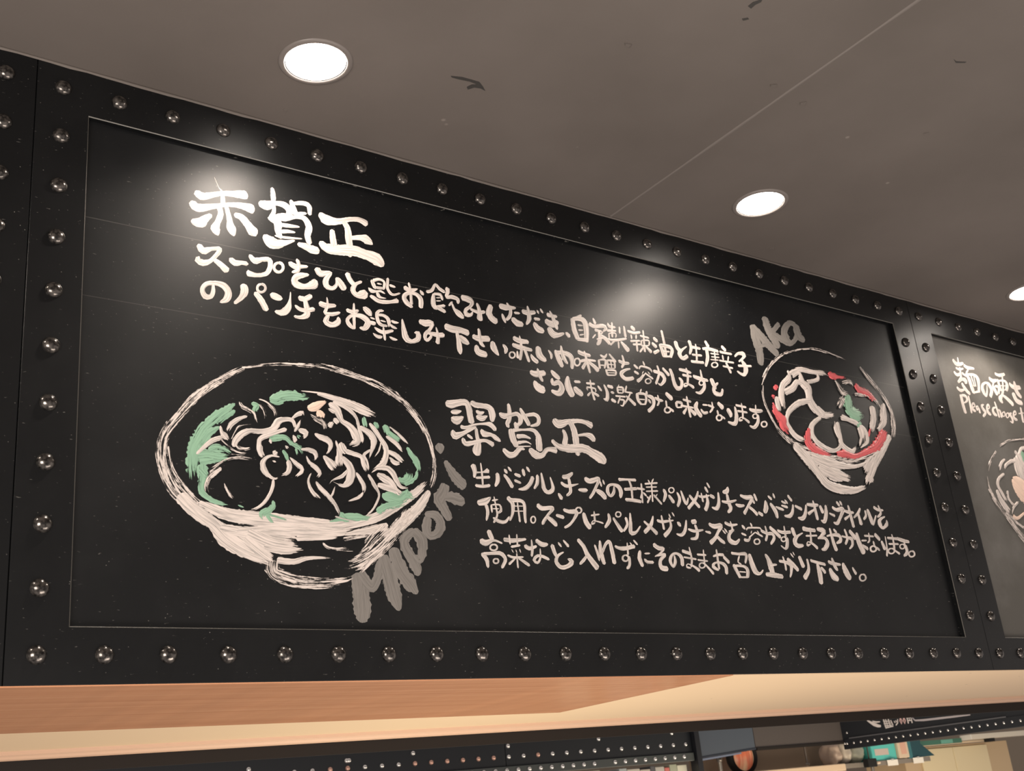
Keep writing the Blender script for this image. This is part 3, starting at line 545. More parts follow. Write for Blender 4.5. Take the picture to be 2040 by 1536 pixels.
0 0 0 0 / 4843 1523 37 4927 1530 26 5042 1535 33 / 4961 1528 26 4978 1464 29 4973 1356 28 / 4895 1438 32 5039 1456 32 / 4892 1344 35 4978 1345 38 5071 1339 34
0 0 0 0 / 5044 1459 27 5135 1458 22 / 5104 1508 23 5089 1330 25 / 5102 1431 20 5073 1372 25 / 5111 1426 22 5144 1399 31 / 5194 1548 24 5209 1525 24 / 5260 1565 19 5233 1530 22 / 5147 1509 22 5301 1531 22 / 5155 1479 17 5286 1493 18 / 5148 1440 17 5293 1455 20 / 5229 1529 23 5212 1350 23 / 5151 1391 25 5181 1369 25 / 5199 1406 22 5147 1334 26 / 5236 1414 26 5317 1336 29 / 5280 1423 16 5241 1389 18
1 0 0 0 / 5366 1474 34 5383 1431 40 5344 1360 23 / 5420 1423 33 5448 1392 42 5471 1363 42 / 5468 1502 17 5489 1498 20 5497 1484 21 5489 1466 16 5469 1454 15 5446 1453 18 5433 1464 22 5434 1482 18 5451 1497 15 5474 1502 15
1 0 0 0 / 5530 1460 25 5552 1400 38 5512 1329 31 / 5583 1481 22 5604 1404 38 5628 1359 30 5664 1420 21
1 0 0 0 / 5803 1493 24 5756 1416 34 5644 1320 37 / 5684 1444 33 5730 1397 39 5789 1342 39
0 0 0 0 / 3443 1252 17 3387 1213 56 3315 1196 45 / 3390 1184 35 3401 1127 37 3380 1056 20 / 3455 1226 21 3511 1238 17 / 3476 1259 17 3486 1172 21 3490 1104 22 3449 1043 22 / 3442 1188 26 3443 1128 23 / 3448 1189 18 3524 1194 20 3532 1146 26 3493 1125 19 / 3450 1157 12 3514 1162 12 / 3451 1082 30 3508 1056 35 3566 1058 30 3609 1102 22
0 0 0 0 / 3613 1260 44 3655 1214 44 3645 1134 32 3612 1071 24 / 3646 1243 40 3742 1245 37 3774 1213 37 3768 1123 34 3769 1062 27 / 3652 1194 12 3763 1202 12 / 3653 1152 12 3758 1160 12 / 3706 1228 19 3711 1068 26
1 0 0 0 / 3852 1122 18 3867 1116 20 3873 1100 20 3867 1080 17 3852 1067 15 3835 1067 18 3825 1080 20 3827 1100 18 3839 1116 16 3856 1122 15
1 0 0 0 / 3914 1223 48 3953 1198 42 4068 1209 34 4014 1150 29 3964 1096 33 3938 1062 29 / 3993 1128 33 4039 1101 46 4085 1062 42
1 0 0 0 / 4095 1147 30 4170 1135 37
1 0 0 0 / 4180 1202 31 4238 1189 38 4318 1191 40 4280 1127 30 4222 1073 28 4168 1047 25 / 4346 1234 20 4366 1229 22 4374 1215 24 4368 1197 19 4349 1185 18 4327 1185 21 4313 1196 24 4314 1214 21 4330 1229 18 4352 1234 18
1 0 0 0 / 4395 1186 37 4406 1115 54 4446 1064 50 / 4473 1171 20 4567 1188 18 / 4512 1210 19 4508 1122 26 / 4507 1111 18 4468 1096 20 4485 1125 12 4537 1124 17 4598 1112 20
1 0 0 0 / 4668 1200 27 4672 1143 39 4612 1075 26 / 4720 1167 28 4760 1107 41 4800 1055 44 / 4786 1226 17 4805 1222 19 4813 1209 21 4806 1192 17 4787 1181 15 4767 1181 18 4754 1191 21 4755 1208 18 4770 1222 15 4791 1226 15
1 0 0 0 / 4863 1177 37 4872 1119 32 4818 1056 25 / 4922 1223 22 4912 1127 38 4901 1050 45 4960 1054 29 5022 1113 20
1 0 0 0 / 5191 1215 20 5148 1131 40 5062 1060 37 / 5073 1159 27 5144 1110 35 5207 1058 44
1 0 0 0 / 5234 1180 30 5297 1171 32 5433 1193 17 / 5293 1227 24 5301 1103 32 / 5383 1212 24 5388 1125 36 5297 1042 43 / 5387 1247 21 5402 1213 21 / 5430 1264 21 5450 1233 21
1 0 0 0 / 5482 1175 40 5511 1149 40 / 5593 1204 22 5563 1114 36 5508 1062 34 5446 1069 18
1 0 0 0 / 5661 1192 45 5714 1201 45 / 5696 1166 31 5712 1101 39 5686 1045 35 5614 1033 23 / 5603 1122 24 5677 1108 31 5792 1126 19
0 0 0 0 / 3393 972 45 3411 925 49 3427 897 33 / 3310 891 46 3351 872 53 3433 898 27 3513 878 22 / 3428 865 20 3451 860 22 3461 846 23 3454 828 20 3434 817 19 3410 817 20 3394 828 23 3395 845 21 3411 860 19 3435 865 19 / 3310 782 42 3348 742 44 3355 678 30 / 3325 783 32 3410 792 30 3490 794 39 3530 748 37 3488 680 29 / 3439 750 18 3455 747 19 3462 736 21 3457 722 18 3443 714 17 3425 714 18 3414 723 21 3414 736 19 3426 747 17 3443 750 17
0 0 0 0 / 3535 911 37 3630 907 39 3752 925 25 / 3589 950 21 3591 875 21 / 3666 959 21 3663 870 21 / 3598 854 23 3687 871 23 / 3601 832 14 3615 809 14 / 3642 832 14 3650 808 14 / 3680 839 17 3687 813 17 / 3555 784 22 3614 768 27 3710 777 17 / 3647 803 19 3647 686 23 / 3630 764 19 3561 711 27 / 3660 765 22 3715 737 31 3761 710 31
1 0 0 0 / 3737 871 37 3776 851 37 3853 872 25 / 3809 923 17 3807 840 28 3794 786 23 / 3857 921 38 3913 890 44 3970 896 27 / 3888 854 17 3880 776 23 3845 735 26 3814 758 32 3858 794 27 3923 785 31 3967 768 28
1 0 0 0 / 4016 890 41 4032 832 41 4049 798 33 / 4128 837 16 4065 804 29 4040 754 40 4083 709 38 4158 722 37 4204 761 47 4164 781 20 / 4084 914 25 4110 883 25 / 4140 937 22 4185 889 35
0 0 0 0 / 4296 951 40 4347 898 47 4386 819 52 4469 721 62 / 4374 819 25 4329 777 33 4286 743 24
1 0 0 0 / 4472 915 24 4493 845 29 4502 782 21 / 4536 954 26 4531 857 48 4553 758 38 / 4499 804 22 4547 857 29 4598 932 32 4641 952 36 4656 883 44 4666 769 46
1 0 0 0 / 4698 916 29 4778 900 37 4920 928 37 / 4841 955 16 4834 851 27 / 4804 845 20 4826 840 23 4835 824 25 4827 806 20 4806 793 18 4781 793 21 4766 806 25 4768 825 22 4785 840 18 4810 845 18 / 4846 831 29 4834 758 34 4799 728 28 / 4875 957 19 4894 935 22 / 4920 980 24 4957 946 27
1 0 0 0 / 4979 889 31 4961 826 47 4985 758 40 / 5027 869 19 5089 874 19 / 5018 818 32 5044 796 32 5116 796 30
1 0 0 0 / 5150 956 41 5200 927 42 5263 925 32 5212 880 23 5144 848 16 / 5166 856 19 5270 872 31 5203 816 38 5205 753 49 5274 746 44
1 0 0 0 / 5380 867 23 5381 814 38 5346 768 31 5321 819 40 5356 874 30 5415 888 30 5465 849 45 5459 783 40
1 0 0 0 / 5487 915 35 5590 893 35 / 5493 859 20 5644 847 22 / 5578 954 18 5588 844 27 5566 774 25 / 5561 763 18 5512 771 26 5527 799 13 5594 783 25 5662 745 37
1 0 0 0 / 5801 1448 26 5861 1445 29 5942 1465 20 / 5841 1479 22 5848 1398 29 / 5905 1473 25 5908 1394 44 5862 1320 45 / 5902 1541 33 5929 1496 33 / 5937 1585 26 5962 1544 29
1 0 0 0 / 5954 1466 37 6003 1450 40 / 6067 1503 25 6055 1405 41 6011 1345 42 5952 1352 19
1 0 0 0 / 6131 1512 31 6189 1525 48 6210 1567 28 / 6182 1495 33 6188 1415 47 6202 1358 48 6155 1318 31 / 6099 1420 24 6180 1418 32 6298 1446 20
1 0 0 0 / 6277 1404 23 6326 1394 36 6395 1402 23
1 0 0 0 / 6363 1498 31 6436 1484 44 6521 1487 45 6448 1400 34 6376 1322 41 / 6461 1389 35 6505 1366 37 6554 1323 42 / 6520 1475 31 6541 1436 35 / 6560 1526 35 6581 1466 35
1 0 0 0 / 6578 1345 37 6628 1323 40
1 0 0 0 / 6704 1472 27 6699 1406 59 6663 1354 42 / 6769 1447 38 6822 1380 54 6833 1312 39 / 6755 1523 29 6796 1494 35 / 6833 1553 29 6843 1512 33
1 0 0 0 / 6838 1422 19 6889 1408 32 6946 1398 27
1 0 0 0 / 6937 1484 28 6993 1467 28 / 6926 1441 24 7009 1429 34 / 7099 1460 29 7071 1385 40 7016 1340 41 6942 1338 22 / 6990 1500 28 7019 1469 31 / 7046 1552 32 7090 1501 36
1 0 0 0 / 7128 1450 34 7215 1423 40 / 7296 1474 26 7263 1387 42 7203 1328 44 7138 1332 23
1 0 0 0 / 7312 1481 33 7404 1480 42 7481 1488 29 / 7413 1526 23 7421 1447 41 7429 1335 45 / 7409 1434 24 7306 1384 40
1 0 0 0 / 7507 1478 43 7533 1415 54 / 7596 1490 33 7582 1409 50 7529 1320 46 7481 1329 22
1 0 0 0 / 7633 1410 26 7708 1391 38
1 0 0 0 / 7699 1479 37 7760 1456 42 7862 1472 48 7799 1387 41 7727 1314 41 7670 1319 21 / 7782 1542 34 7815 1504 38 / 7835 1552 32 7856 1516 36
1 0 0 0 / 7860 1460 31 7943 1444 38 8023 1446 28 / 7956 1517 28 7965 1423 44 7975 1293 48 / 7951 1410 22 7858 1364 34
1 0 0 0 / 8144 1499 29 8095 1445 35 8008 1391 23 / 8096 1432 41 8110 1330 57
1 0 0 0 / 8220 1479 36 8218 1428 37 8167 1384 28 / 8264 1495 38 8290 1395 58 8308 1343 39 8387 1440 25
1 0 0 0 / 8378 1529 39 8443 1505 37 8527 1507 24 / 8459 1554 26 8476 1471 36 8404 1425 23 / 8534 1437 20 8449 1403 38 8423 1353 67 8458 1310 36 8543 1358 44 8547 1399 24
1 0 0 0 / 5817 1113 21 5881 1104 31
1 0 0 0 / 5879 1189 34 5938 1168 47 6033 1180 47 5980 1117 35 5932 1059 40 5860 1008 47 / 5950 1082 38 6002 1040 40 6046 1018 33 / 6044 1140 21 6076 1109 24 / 6071 1156 22 6100 1122 25
1 0 0 0 / 6092 1214 34 6160 1194 33 6255 1208 20 / 6166 1230 20 6174 1151 29 6123 1135 17 / 6198 1153 21 6124 1103 39 6119 1047 53 6192 1026 40 6252 1066 25
0 0 0 0 / 6317 1200 34 6348 1171 34 / 6291 1124 26 6349 1109 26 / 6316 1064 38 6369 1061 31 6407 1097 17 / 6436 1231 24 6451 1201 31 / 6370 1158 20 6392 1182 22 6562 1190 22 6563 1161 27 / 6437 1156 16 6420 1130 19 / 6511 1161 19 6533 1139 22 / 6484 1147 16 6385 1088 20 / 6483 1145 22 6575 1110 25 / 6490 1081 20 6515 1077 23 6525 1062 27 6515 1044 20 6491 1032 18 6463 1032 21 6447 1043 27 6450 1061 22 6470 1076 18 6498 1081 18
1 0 0 0 / 6574 1164 35 6646 1143 35 6715 1144 37 6735 1104 40 6672 1041 28 / 6636 1215 24 6643 1134 32 6608 1072 32 / 6700 1207 40 6766 1162 47 6825 1119 44
1 0 0 0 / 6802 1184 29 6868 1168 36 6986 1178 33 / 6907 1232 21 6904 1126 35 / 6873 1124 18 6894 1120 21 6902 1106 24 6893 1089 18 6871 1078 16 6848 1078 19 6834 1089 25 6837 1105 20 6855 1119 16 6879 1124 16 / 6925 1115 32 6903 1044 45 6867 1005 27 6813 1034 21
1 0 0 0 / 7022 1215 55 7036 1159 51 7059 1132 34 / 7165 1179 18 7079 1142 31 7024 1086 57 7057 1046 49 7139 1054 30
1 0 0 0 / 7180 1225 48 7277 1217 45 7360 1218 39 / 7203 1152 21 7371 1165 26 / 7288 1238 21 7275 1135 31 7260 1081 30 / 7254 1072 18 7197 1057 28 7216 1094 14 7289 1074 30 7343 1035 39
1 0 0 0 / 7392 1232 34 7490 1217 59 7440 1169 33 7377 1135 24 / 7393 1139 22 7487 1145 38 7513 1098 52 7456 1037 44 7404 1026 25
1 0 0 0 / 7520 1167 21 7597 1184 31 7716 1185 45 7723 1134 44 7651 1103 24 / 7590 1250 31 7605 1117 50 7628 1032 54 / 7648 1244 34 7683 1217 38
1 0 0 0 / 7757 1181 26 7841 1171 32 7906 1159 46 7896 1097 35 7838 1055 21 / 7820 1255 32 7839 1167 37 7788 1101 30 / 7897 1244 48 7968 1172 59
1 0 0 0 / 8007 1226 43 8008 1140 68 8053 1029 76 / 8060 1152 22 8142 1159 22 / 8060 1105 29 8132 1070 45
1 0 0 0 / 8121 1208 26 8272 1208 23 / 8202 1240 23 8190 1162 27 8149 1135 18 / 8301 1231 48 8361 1182 52 / 8251 1153 32 8254 1103 32 / 8234 1105 25 8263 1099 30 8273 1082 36 8260 1060 25 8229 1046 21 8197 1046 26 8179 1060 36 8183 1081 28 8209 1099 22 8242 1105 22 / 8279 1092 27 8323 1067 34
1 0 0 0 / 8389 1161 42 8416 1084 58 / 8467 1218 20 8457 1101 27 8427 1009 33
1 0 0 0 / 8498 1205 29 8665 1205 34 / 8500 1141 23 8666 1148 26 / 8586 1248 25 8589 1159 33 8578 1089 36 / 8527 1095 22 8559 1090 26 8572 1074 33 8558 1054 21 8525 1040 19 8489 1040 23 8467 1053 33 8471 1072 25 8499 1089 19 8536 1095 20 / 8563 1082 26 8650 1045 35
1 0 0 0 / 8668 1208 38 8757 1191 45 8860 1184 33 / 8778 1195 33 8771 1143 33 / 8732 1151 20 8757 1147 25 8766 1132 29 8754 1113 20 8727 1101 17 8699 1101 21 8683 1113 30 8687 1131 22 8710 1146 17 8740 1151 17 / 8784 1141 42 8785 1067 49 8715 1023 26
1 0 0 0 / 8870 1083 23 8901 1078 28 8911 1059 33 8897 1037 23 8864 1023 20 8830 1022 24 8811 1037 34 8816 1058 26 8843 1077 20 8879 1083 20
1 0 0 0 / 5665 891 24 5775 891 24 / 5662 842 20 5786 837 20 / 5752 939 18 5742 808 24 / 5710 817 19 5733 813 21 5743 799 24 5734 782 19 5712 771 17 5687 771 19 5672 782 24 5674 799 20 5692 813 17 5717 817 17 / 5742 808 23 5790 767 29 5835 723 35
1 0 0 0 / 5865 884 23 5940 902 30 6004 902 31 / 5920 950 22 5918 838 31 5918 770 28 / 5908 759 24 5847 789 44 5877 823 23 5953 826 31 6007 795 44 6003 730 40 / 6002 885 38 6058 836 41
0 0 0 0 / 6111 926 32 6199 922 30 6304 922 41 6274 840 29 / 6210 901 25 6181 847 23 6219 827 19 / 6116 813 48 6145 759 48 6174 703 42 / 6137 809 27 6242 808 32 6289 774 46 6273 707 40 / 6175 755 16 6261 753 16 / 6171 703 20 6281 707 22
1 0 0 0 / 6349 924 43 6362 846 60 6391 769 63 6449 747 31 6501 783 23
0 0 0 0 / 6565 935 30 6598 891 58 6614 823 72 6628 754 58 / 6617 835 36 6704 844 22 / 6533 743 41 6626 742 54 6757 730 45
1 0 0 0 / 6748 880 31 6840 871 36 6904 845 45 6891 778 35 6861 728 20 / 6810 926 24 6825 844 31 6820 795 30 / 6871 903 47 6937 854 51 6994 802 45 / 6929 964 20 6960 928 24 / 6966 977 21 6982 949 21
1 0 0 0 / 7048 935 47 7081 841 57 / 7155 916 32 7150 811 44 7069 729 55
0 0 0 0 / 7204 907 34 7290 891 36 7412 875 36 / 7294 875 37 7306 794 68 7296 686 60 / 7343 842 38 7389 795 48
1 0 0 0 / 7467 907 35 7537 890 41 7648 885 27 / 7532 945 30 7556 863 49 7587 826 32 / 7473 836 41 7501 766 76 7567 737 50
1 0 0 0 / 7690 899 38 7707 822 76 7752 749 63 / 7825 862 27 7860 801 46
1 0 0 0 / 7965 799 22 7996 793 26 8006 772 30 7992 748 22 7960 733 18 7926 733 23 7907 749 31 7912 773 24 7939 793 19 7974 799 19
0 0 0 1 / 10562 3551 51 10602 3506 62 10684 3511 53 10764 3538 35 / 10672 3598 24 10663 3530 38 / 10578 3444 34 10644 3437 39 10735 3460 28 / 10518 3384 45 10566 3354 50 10644 3380 35 / 10668 3465 35 10638 3328 48 / 10549 3254 40 10649 3304 43 10720 3296 75 10694 3260 33 / 10653 3345 31 10552 3254 38 / 10497 3178 42 10554 3150 50 10647 3170 28 / 10626 3247 51 10678 3174 64 10742 3129 51 / 10684 3394 41 10754 3367 43 / 10774 3510 53 10825 3488 53 10975 3496 36 / 10838 3460 31 10776 3407 31 / 10767 3398 53 10806 3323 72 10818 3237 74 10838 3156 69 / 10786 3390 38 10932 3404 46 10999 3366 71 10985 3275 54 10955 3187 56 / 10863 3383 32 10880 3305 34 10882 3246 33 / 10926 3385 23 10917 3251 25 / 10824 3253 16 10929 3253 16 / 10819 3154 31 10962 3190 34
1 0 0 1 / 11174 3302 22 11137 3208 39 11089 3150 43 11053 3211 69 11073 3288 45 11163 3334 38 11234 3303 69 11245 3237 60 11186 3154 53
0 0 0 1 / 11268 3412 56 11328 3383 61 11430 3409 35 / 11360 3388 38 11293 3300 32 / 11304 3298 69 11332 3249 72 11351 3204 67 / 11346 3311 34 11429 3308 56 11392 3220 42 / 11430 3496 45 11517 3486 49 11649 3520 43 / 11454 3416 54 11456 3341 58 11469 3272 56 / 11456 3400 30 11600 3421 39 11643 3375 64 11593 3289 48 / 11454 3337 18 11622 3355 18 / 11446 3276 18 11583 3295 18 / 11590 3512 36 11526 3306 43 11460 3207 47 11391 3146 71 11430 3110 51 / 11462 3213 42 11566 3169 65 11657 3110 73
1 0 0 1 / 11709 3400 48 11774 3363 66 11938 3378 56 / 11835 3444 41 11829 3317 76 11902 3240 52 / 11742 3268 72 11769 3181 79 11886 3157 60
2 0 0 1 / 10539 3083 55 10536 2961 59 10544 2859 57 / 10557 3086 32 10641 3082 48 10643 3029 36 10569 2987 20
2 0 0 1 / 10697 3094 34 10689 2974 43 10675 2875 40
2 0 0 1 / 10713 2948 17 10780 2970 23 10781 3007 38 10736 2991 27 10723 2928 47 10772 2909 34
2 0 0 1 / 10856 2981 24 10811 2968 31 10811 2928 30 10859 2959 32 10857 2898 43
2 0 0 1 / 10989 3021 24 10933 2998 41 10951 2957 55 10981 2917 46 10910 2856 36
2 0 0 1 / 11020 2965 17 11093 2988 23 11096 3030 38 11051 3006 36 11038 2931 54 11090 2907 40
2 0 0 1 / 11235 3015 26 11176 2992 37 11165 2933 56 11222 2911 37
2 0 0 1 / 11250 3090 32 11261 2996 43 11266 2891 42 / 11267 2982 20 11317 2981 41 11317 2897 42
2 0 0 1 / 11396 2975 24 11415 2970 33 11418 2953 31 11404 2931 22 11380 2915 18 11357 2914 27 11347 2927 35 11355 2949 25 11377 2968 18 11402 2975 18
2 0 0 1 / 11479 2972 25 11498 2967 34 11502 2949 31 11487 2925 22 11462 2909 18 11440 2908 27 11430 2922 35 11438 2945 25 11460 2965 19 11485 2972 18
2 0 0 1 / 11574 2985 22 11528 2956 44 11556 2915 50 11541 2854 34 11489 2866 21
2 0 0 1 / 11607 2958 15 11670 2979 23 11673 3018 32 11622 2993 30 11605 2921 50 11666 2904 33
2 0 0 1 / 11821 3086 37 11805 2975 47 11791 2888 44 / 11734 2995 21 11863 3020 20
2 1 0 0 / 2206 568 82 2220 451 97 2227 317 100 2213 246 59 / 2232 578 68 2274 516 75 2318 486 54 2363 555 61 2407 677 62 2425 715 55 / 2425 715 64 2455 614 85 2483 486 96 2508 395 81 2530 328 32
2 1 0 0 / 2514 775 65 2539 683 87 2586 591 86 2644 519 86 2690 455 32
2 1 0 0 / 2702 928 47 2626 876 65 2612 809 66 2660 726 73 2702 643 69 2709 596 44 / 2702 929 55 2758 874 75 2765 788 65 2734 701 47 2698 737 43
2 1 0 0 / 2818 1062 39 2897 1068 58 2948 1012 65 2919 932 60 2849 899 51 2815 955 63 2838 1034 56
2 1 0 0 / 3009 1316 53 2969 1242 63 2942 1200 70 2982 1133 71 3031 1047 55 / 3020 1307 57 3015 1246 39 2974 1173 42 / 3000 1215 40 3070 1220 72 3150 1206 76 3172 1218 49
2 1 0 0 / 3036 1513 37 3079 1445 61 3131 1378 75 3191 1327 72 / 2984 1652 37 2993 1627 67 2995 1576 21
3 0 1 0 / 1353 2058 39 1198 1960 53 1041 1830 61 889 1653 67 791 1513 73 756 1395 79 769 1272 89 831 1129 96 928 1026 89 1027 947 76 / 1014 940 63 1163 846 79 1288 761 85 1415 681 77 1518 630 64
3 0 1 0 / 1346 2061 21 1498 2103 22 1667 2138 25 1839 2155 35 2046 2166 45 2256 2135 53 2485 2079 62 2669 1978 65 2819 1834 59 2896 1680 41 2928 1537 37 2921 1392 41 2852 1243 51 / 804 1400 17 830 1253 25 916 1124 38 1014 1033 44 1114 978 39 / 1279 2026 15 1119 1921 20 964 1787 22 839 1621 21
4 0 0 0 / 891 1055 87 953 997 92 1037 936 97 1123 880 88 1204 805 140 1295 743 125 1410 691 101 1550 643 74 / 1024 1025 28 1141 979 74 1251 951 87 1391 942 97 1534 938 97 1704 931 94 1878 928 90 2031 928 80 2189 957 71 2351 1002 71 2492 1071 67 2638 1166 68 2757 1247 59 2850 1327 35 / 1177 856 50 1296 841 77 1436 827 87 1579 826 92 1725 816 70 / 1296 846 45 1532 869 50 1776 870 70 1977 868 61 2186 904 43
4 0 0 0 / 1355 789 76 1450 715 83 1538 654 69 / 1383 837 82 1555 774 88 1732 763 75 / 1492 744 40 1624 724 53 1782 738 20 / 1587 656 47 1700 648 40 1816 680 27 2014 689 7 / 1734 817 34 1954 836 34 2067 849 27
4 0 0 0 / 2861 1251 38 2785 1148 74 2669 1037 87 2547 935 78 2413 834 63 / 2469 958 42 2323 914 55 2182 884 34 2090 858 14
4 0 1 0 / 2452 950 64 2352 859 91 2285 785 77 2220 733 41 / 2103 831 27 2243 867 41 2354 894 49 / 2671 1066 95 2529 905 108 2393 777 112 2264 687 129 2154 641 81 2071 630 40 / 2392 748 63 2277 646 62 2188 574 41
4 0 1 0 / 1552 635 90 1550 576 98 1619 539 94 1738 511 86 1903 506 73 2051 521 60 2149 545 40 2212 581 20 / 1937 794 15 1966 768 25 2040 758 31 2177 779 11 / 2025 758 11 2099 751 18 2221 754 7 / 1488 586 21 1583 499 20 1736 471 16 1901 466 12 2049 488 9
5 2 0 0 / 1280 1772 18 1213 1715 58 1127 1637 75 1052 1557 75 1011 1478 84 979 1400 84 975 1312 90 979 1221 95 984 1185 68 / 1279 1718 27 1212 1671 45 1146 1611 40 / 1164 1584 18 1094 1534 57 1048 1472 57 1025 1423 48 / 1089 1407 31 1144 1431 51 1210 1419 39 1256 1396 20 / 1024 1363 74 1079 1369 79 1163 1363 61 1237 1375 37 / 1038 1314 72 1079 1327 45 1144 1338 41 / 1038 1249 81 1070 1216 57 / 1556 1852 31 1596 1848 82 1658 1881 82 1740 1897 76 1813 1897 55 1881 1916 30 / 1416 1790 35 1455 1785 31 1435 1743 43 1444 1720 15 / 1549 1537 33 1599 1552 48 1669 1560 36 1698 1534 32 1728 1512 32 1778 1493 43 1807 1442 32 / 1747 1485 21 1760 1428 14 / 1646 1460 21 1665 1428 31 1683 1376 23 / 1766 1585 32 1786 1568 32
5 2 0 0 / 1043 1280 86 1042 1207 63 1033 1152 50 1038 1098 47 1092 1057 37 1169 1031 28 1261 1024 11 / 1299 1027 14 1345 1012 8 / 1557 1074 25 1561 1046 33 1526 1007 49 1472 975 50 1481 934 24 / 1511 969 30 1543 929 24 1567 931 9 / 1516 978 19 1612 957 14 1680 938 7
5 2 0 0 / 1993 954 7 2076 979 37 2140 997 62 2235 1004 53 2310 1004 34 2371 1028 38 / 2089 1028 27 2119 991 53 2159 970 21 / 2451 1182 45 2517 1182 87 2595 1173 79 2654 1208 80 2720 1193 30 2740 1220 10 / 2400 1059 48 2468 1104 53 2558 1125 63 2638 1156 49 / 2668 1250 21 2654 1213 53 / 2595 1330 38 2639 1319 50 2687 1353 72 2690 1390 57 / 2649 1294 29 2707 1319 30 2751 1359 26 2772 1413 27
5 2 0 0 / 2693 1589 30 2724 1540 43 2761 1492 55 2780 1436 41 2769 1378 23 / 2505 1751 35 2514 1716 64 2517 1680 35 / 2536 1697 35 2579 1666 52 2640 1641 23 / 2416 1762 36 2431 1737 41 2435 1707 17 / 2324 1797 23 2327 1756 40 2336 1716 23
6 0 0 0 / 1371 1688 16 1307 1659 27 1249 1609 31 1223 1558 27
6 0 1 0 / 1319 1787 21 1338 1760 31 1386 1742 31 1429 1713 26 1443 1661 23 1476 1606 18
6 0 1 0 / 1470 1792 11 1499 1756 26 1513 1699 13 1506 1629 7
6 0 1 0 / 1469 1831 10 1521 1818 21 1565 1784 27 1594 1748 32 1597 1689 28
6 0 0 0 / 1174 1590 14 1183 1549 25 1206 1523 40 1234 1493 20 / 1002 1370 17 1061 1432 26 1117 1480 31 1182 1506 28 1220 1505 24
6 0 0 0 / 1271 1454 27 1286 1498 40 1335 1552 41 1393 1582 33 1471 1586 34 1550 1605 37 1591 1639 46 1617 1682 42 1673 1703 29 1724 1699 32 1743 1657 26 1741 1612 20 / 1671 1624 28 1590 1590 26 1519 1558 32 1470 1528 32 1459 1479 29 1463 1436 30 1491 1396 31
6 0 1 0 / 1276 1478 15 1304 1443 30 1357 1439 24 1420 1460 19 / 1173 1495 5 1257 1429 12 1328 1408 10 1400 1425 14 1420 1451 9 / 1247 1390 9 1327 1389 11 1400 1406 9
6 0 1 0 / 1253 1504 5 1277 1555 8 1307 1601 14 1369 1623 14 1452 1638 12
6 0 0 0 / 1719 1709 9 1756 1743 23 1808 1770 30 1817 1746 9 / 1741 1617 14 1768 1660 24 1791 1712 5 / 1777 1631 26 1823 1622 43 1833 1603 29 1801 1564 14 / 1553 1508 21 1544 1536 26 / 1730 1581 21 1744 1553 30 1723 1531 14 / 1667 1496 16 1686 1479 26
7 0 0 0 / 1614 1408 8 1555 1412 19 1506 1383 27 1485 1343 39 1499 1292 46 1542 1253 25 1580 1242 14 1625 1265 9 / 1474 1480 29 1468 1441 40 1491 1396 36 / 1684 1386 31 1692 1339 39 1671 1293 28 1621 1270 14 / 1564 1374 15 1589 1367 12 / 1575 1428 41 1596 1445 32 / 1699 1412 8 1738 1377 32 1783 1342 37 1787 1314 28 1735 1270 14
8 0 1 0 / 1171 1280 31 1125 1244 44 1083 1199 39 1065 1138 32 1078 1089 28 1133 1048 19 / 1088 1254 18 1162 1312 22 1237 1356 18 1303 1372 19 1380 1371 24 1461 1360 44 / 1198 1175 5 1216 1130 24 1248 1078 29 1290 1058 14
8 0 0 0 / 1563 1234 15 1560 1191 24 1539 1133 23 1494 1064 23 1440 1019 18 1383 996 13
6 0 0 0 / 1936 1934 11 2015 1929 32 2122 1912 44 2230 1885 61 2338 1851 67 2426 1826 34 / 1805 1942 5 1910 1946 10 2016 1945 9 2123 1928 5
6 4 0 0 / 1858 1811 29 1905 1827 58 1959 1860 43 2014 1887 10 / 1936 1796 34 1961 1768 62 1960 1753 32
6 0 1 0 / 1872 1762 9 1923 1733 39 1974 1704 45 1987 1635 33
6 0 0 0 / 2034 1870 28 2086 1840 58 2116 1782 46 2135 1744 34 2198 1710 46 2244 1649 63 2246 1588 54 2158 1553 10 / 2027 1828 17 2074 1803 28 / 2067 1889 22 2142 1873 34 2216 1831 29 2257 1779 23 2279 1694 23 2297 1619 28 2289 1582 16
6 0 0 0 / 2026 1690 38 2054 1724 29 / 2071 1751 34 2102 1724 34
6 0 0 0 / 1905 1616 16 1948 1596 37 2010 1577 44 2030 1534 31 1989 1461 8
6 0 0 0 / 1789 1484 15 1851 1486 30 1896 1471 33 1908 1438 26 1888 1401 8 / 1828 1435 5 1852 1388 22 1902 1354 32 1931 1312 26 1899 1271 9
6 0 0 0 / 2074 1579 9 2092 1516 27 2100 1467 43 2092 1411 69 2096 1382 43 / 1968 1449 16 2008 1413 49 2043 1372 60 2058 1358 33
6 0 0 0 / 2116 1564 33 2130 1520 62 2155 1497 34 / 2156 1508 32 2219 1494 32 2283 1475 28 2302 1416 34 2325 1358 23
6 0 0 0 / 2286 1710 34 2350 1681 46 2397 1630 52 2387 1567 32 2342 1456 4 / 2364 1539 15 2306 1493 21 2325 1449 17 2334 1404 17 2332 1369 13
6 0 0 0 / 2371 1751 18 2412 1704 36 2453 1647 30 2494 1584 41 2502 1528 39 2474 1453 45 2416 1402 29 2342 1355 14 / 2456 1606 11 2435 1536 10 2382 1475 4
6 0 0 0 / 2514 1545 22 2569 1524 40 2623 1488 35 2650 1465 12 / 2527 1494 12 2570 1458 34 2615 1457 16
6 0 0 0 / 2511 1663 17 2560 1637 29 2603 1606 30 2650 1548 10 / 2544 1745 6 2610 1700 18 2674 1645 18 2706 1606 6
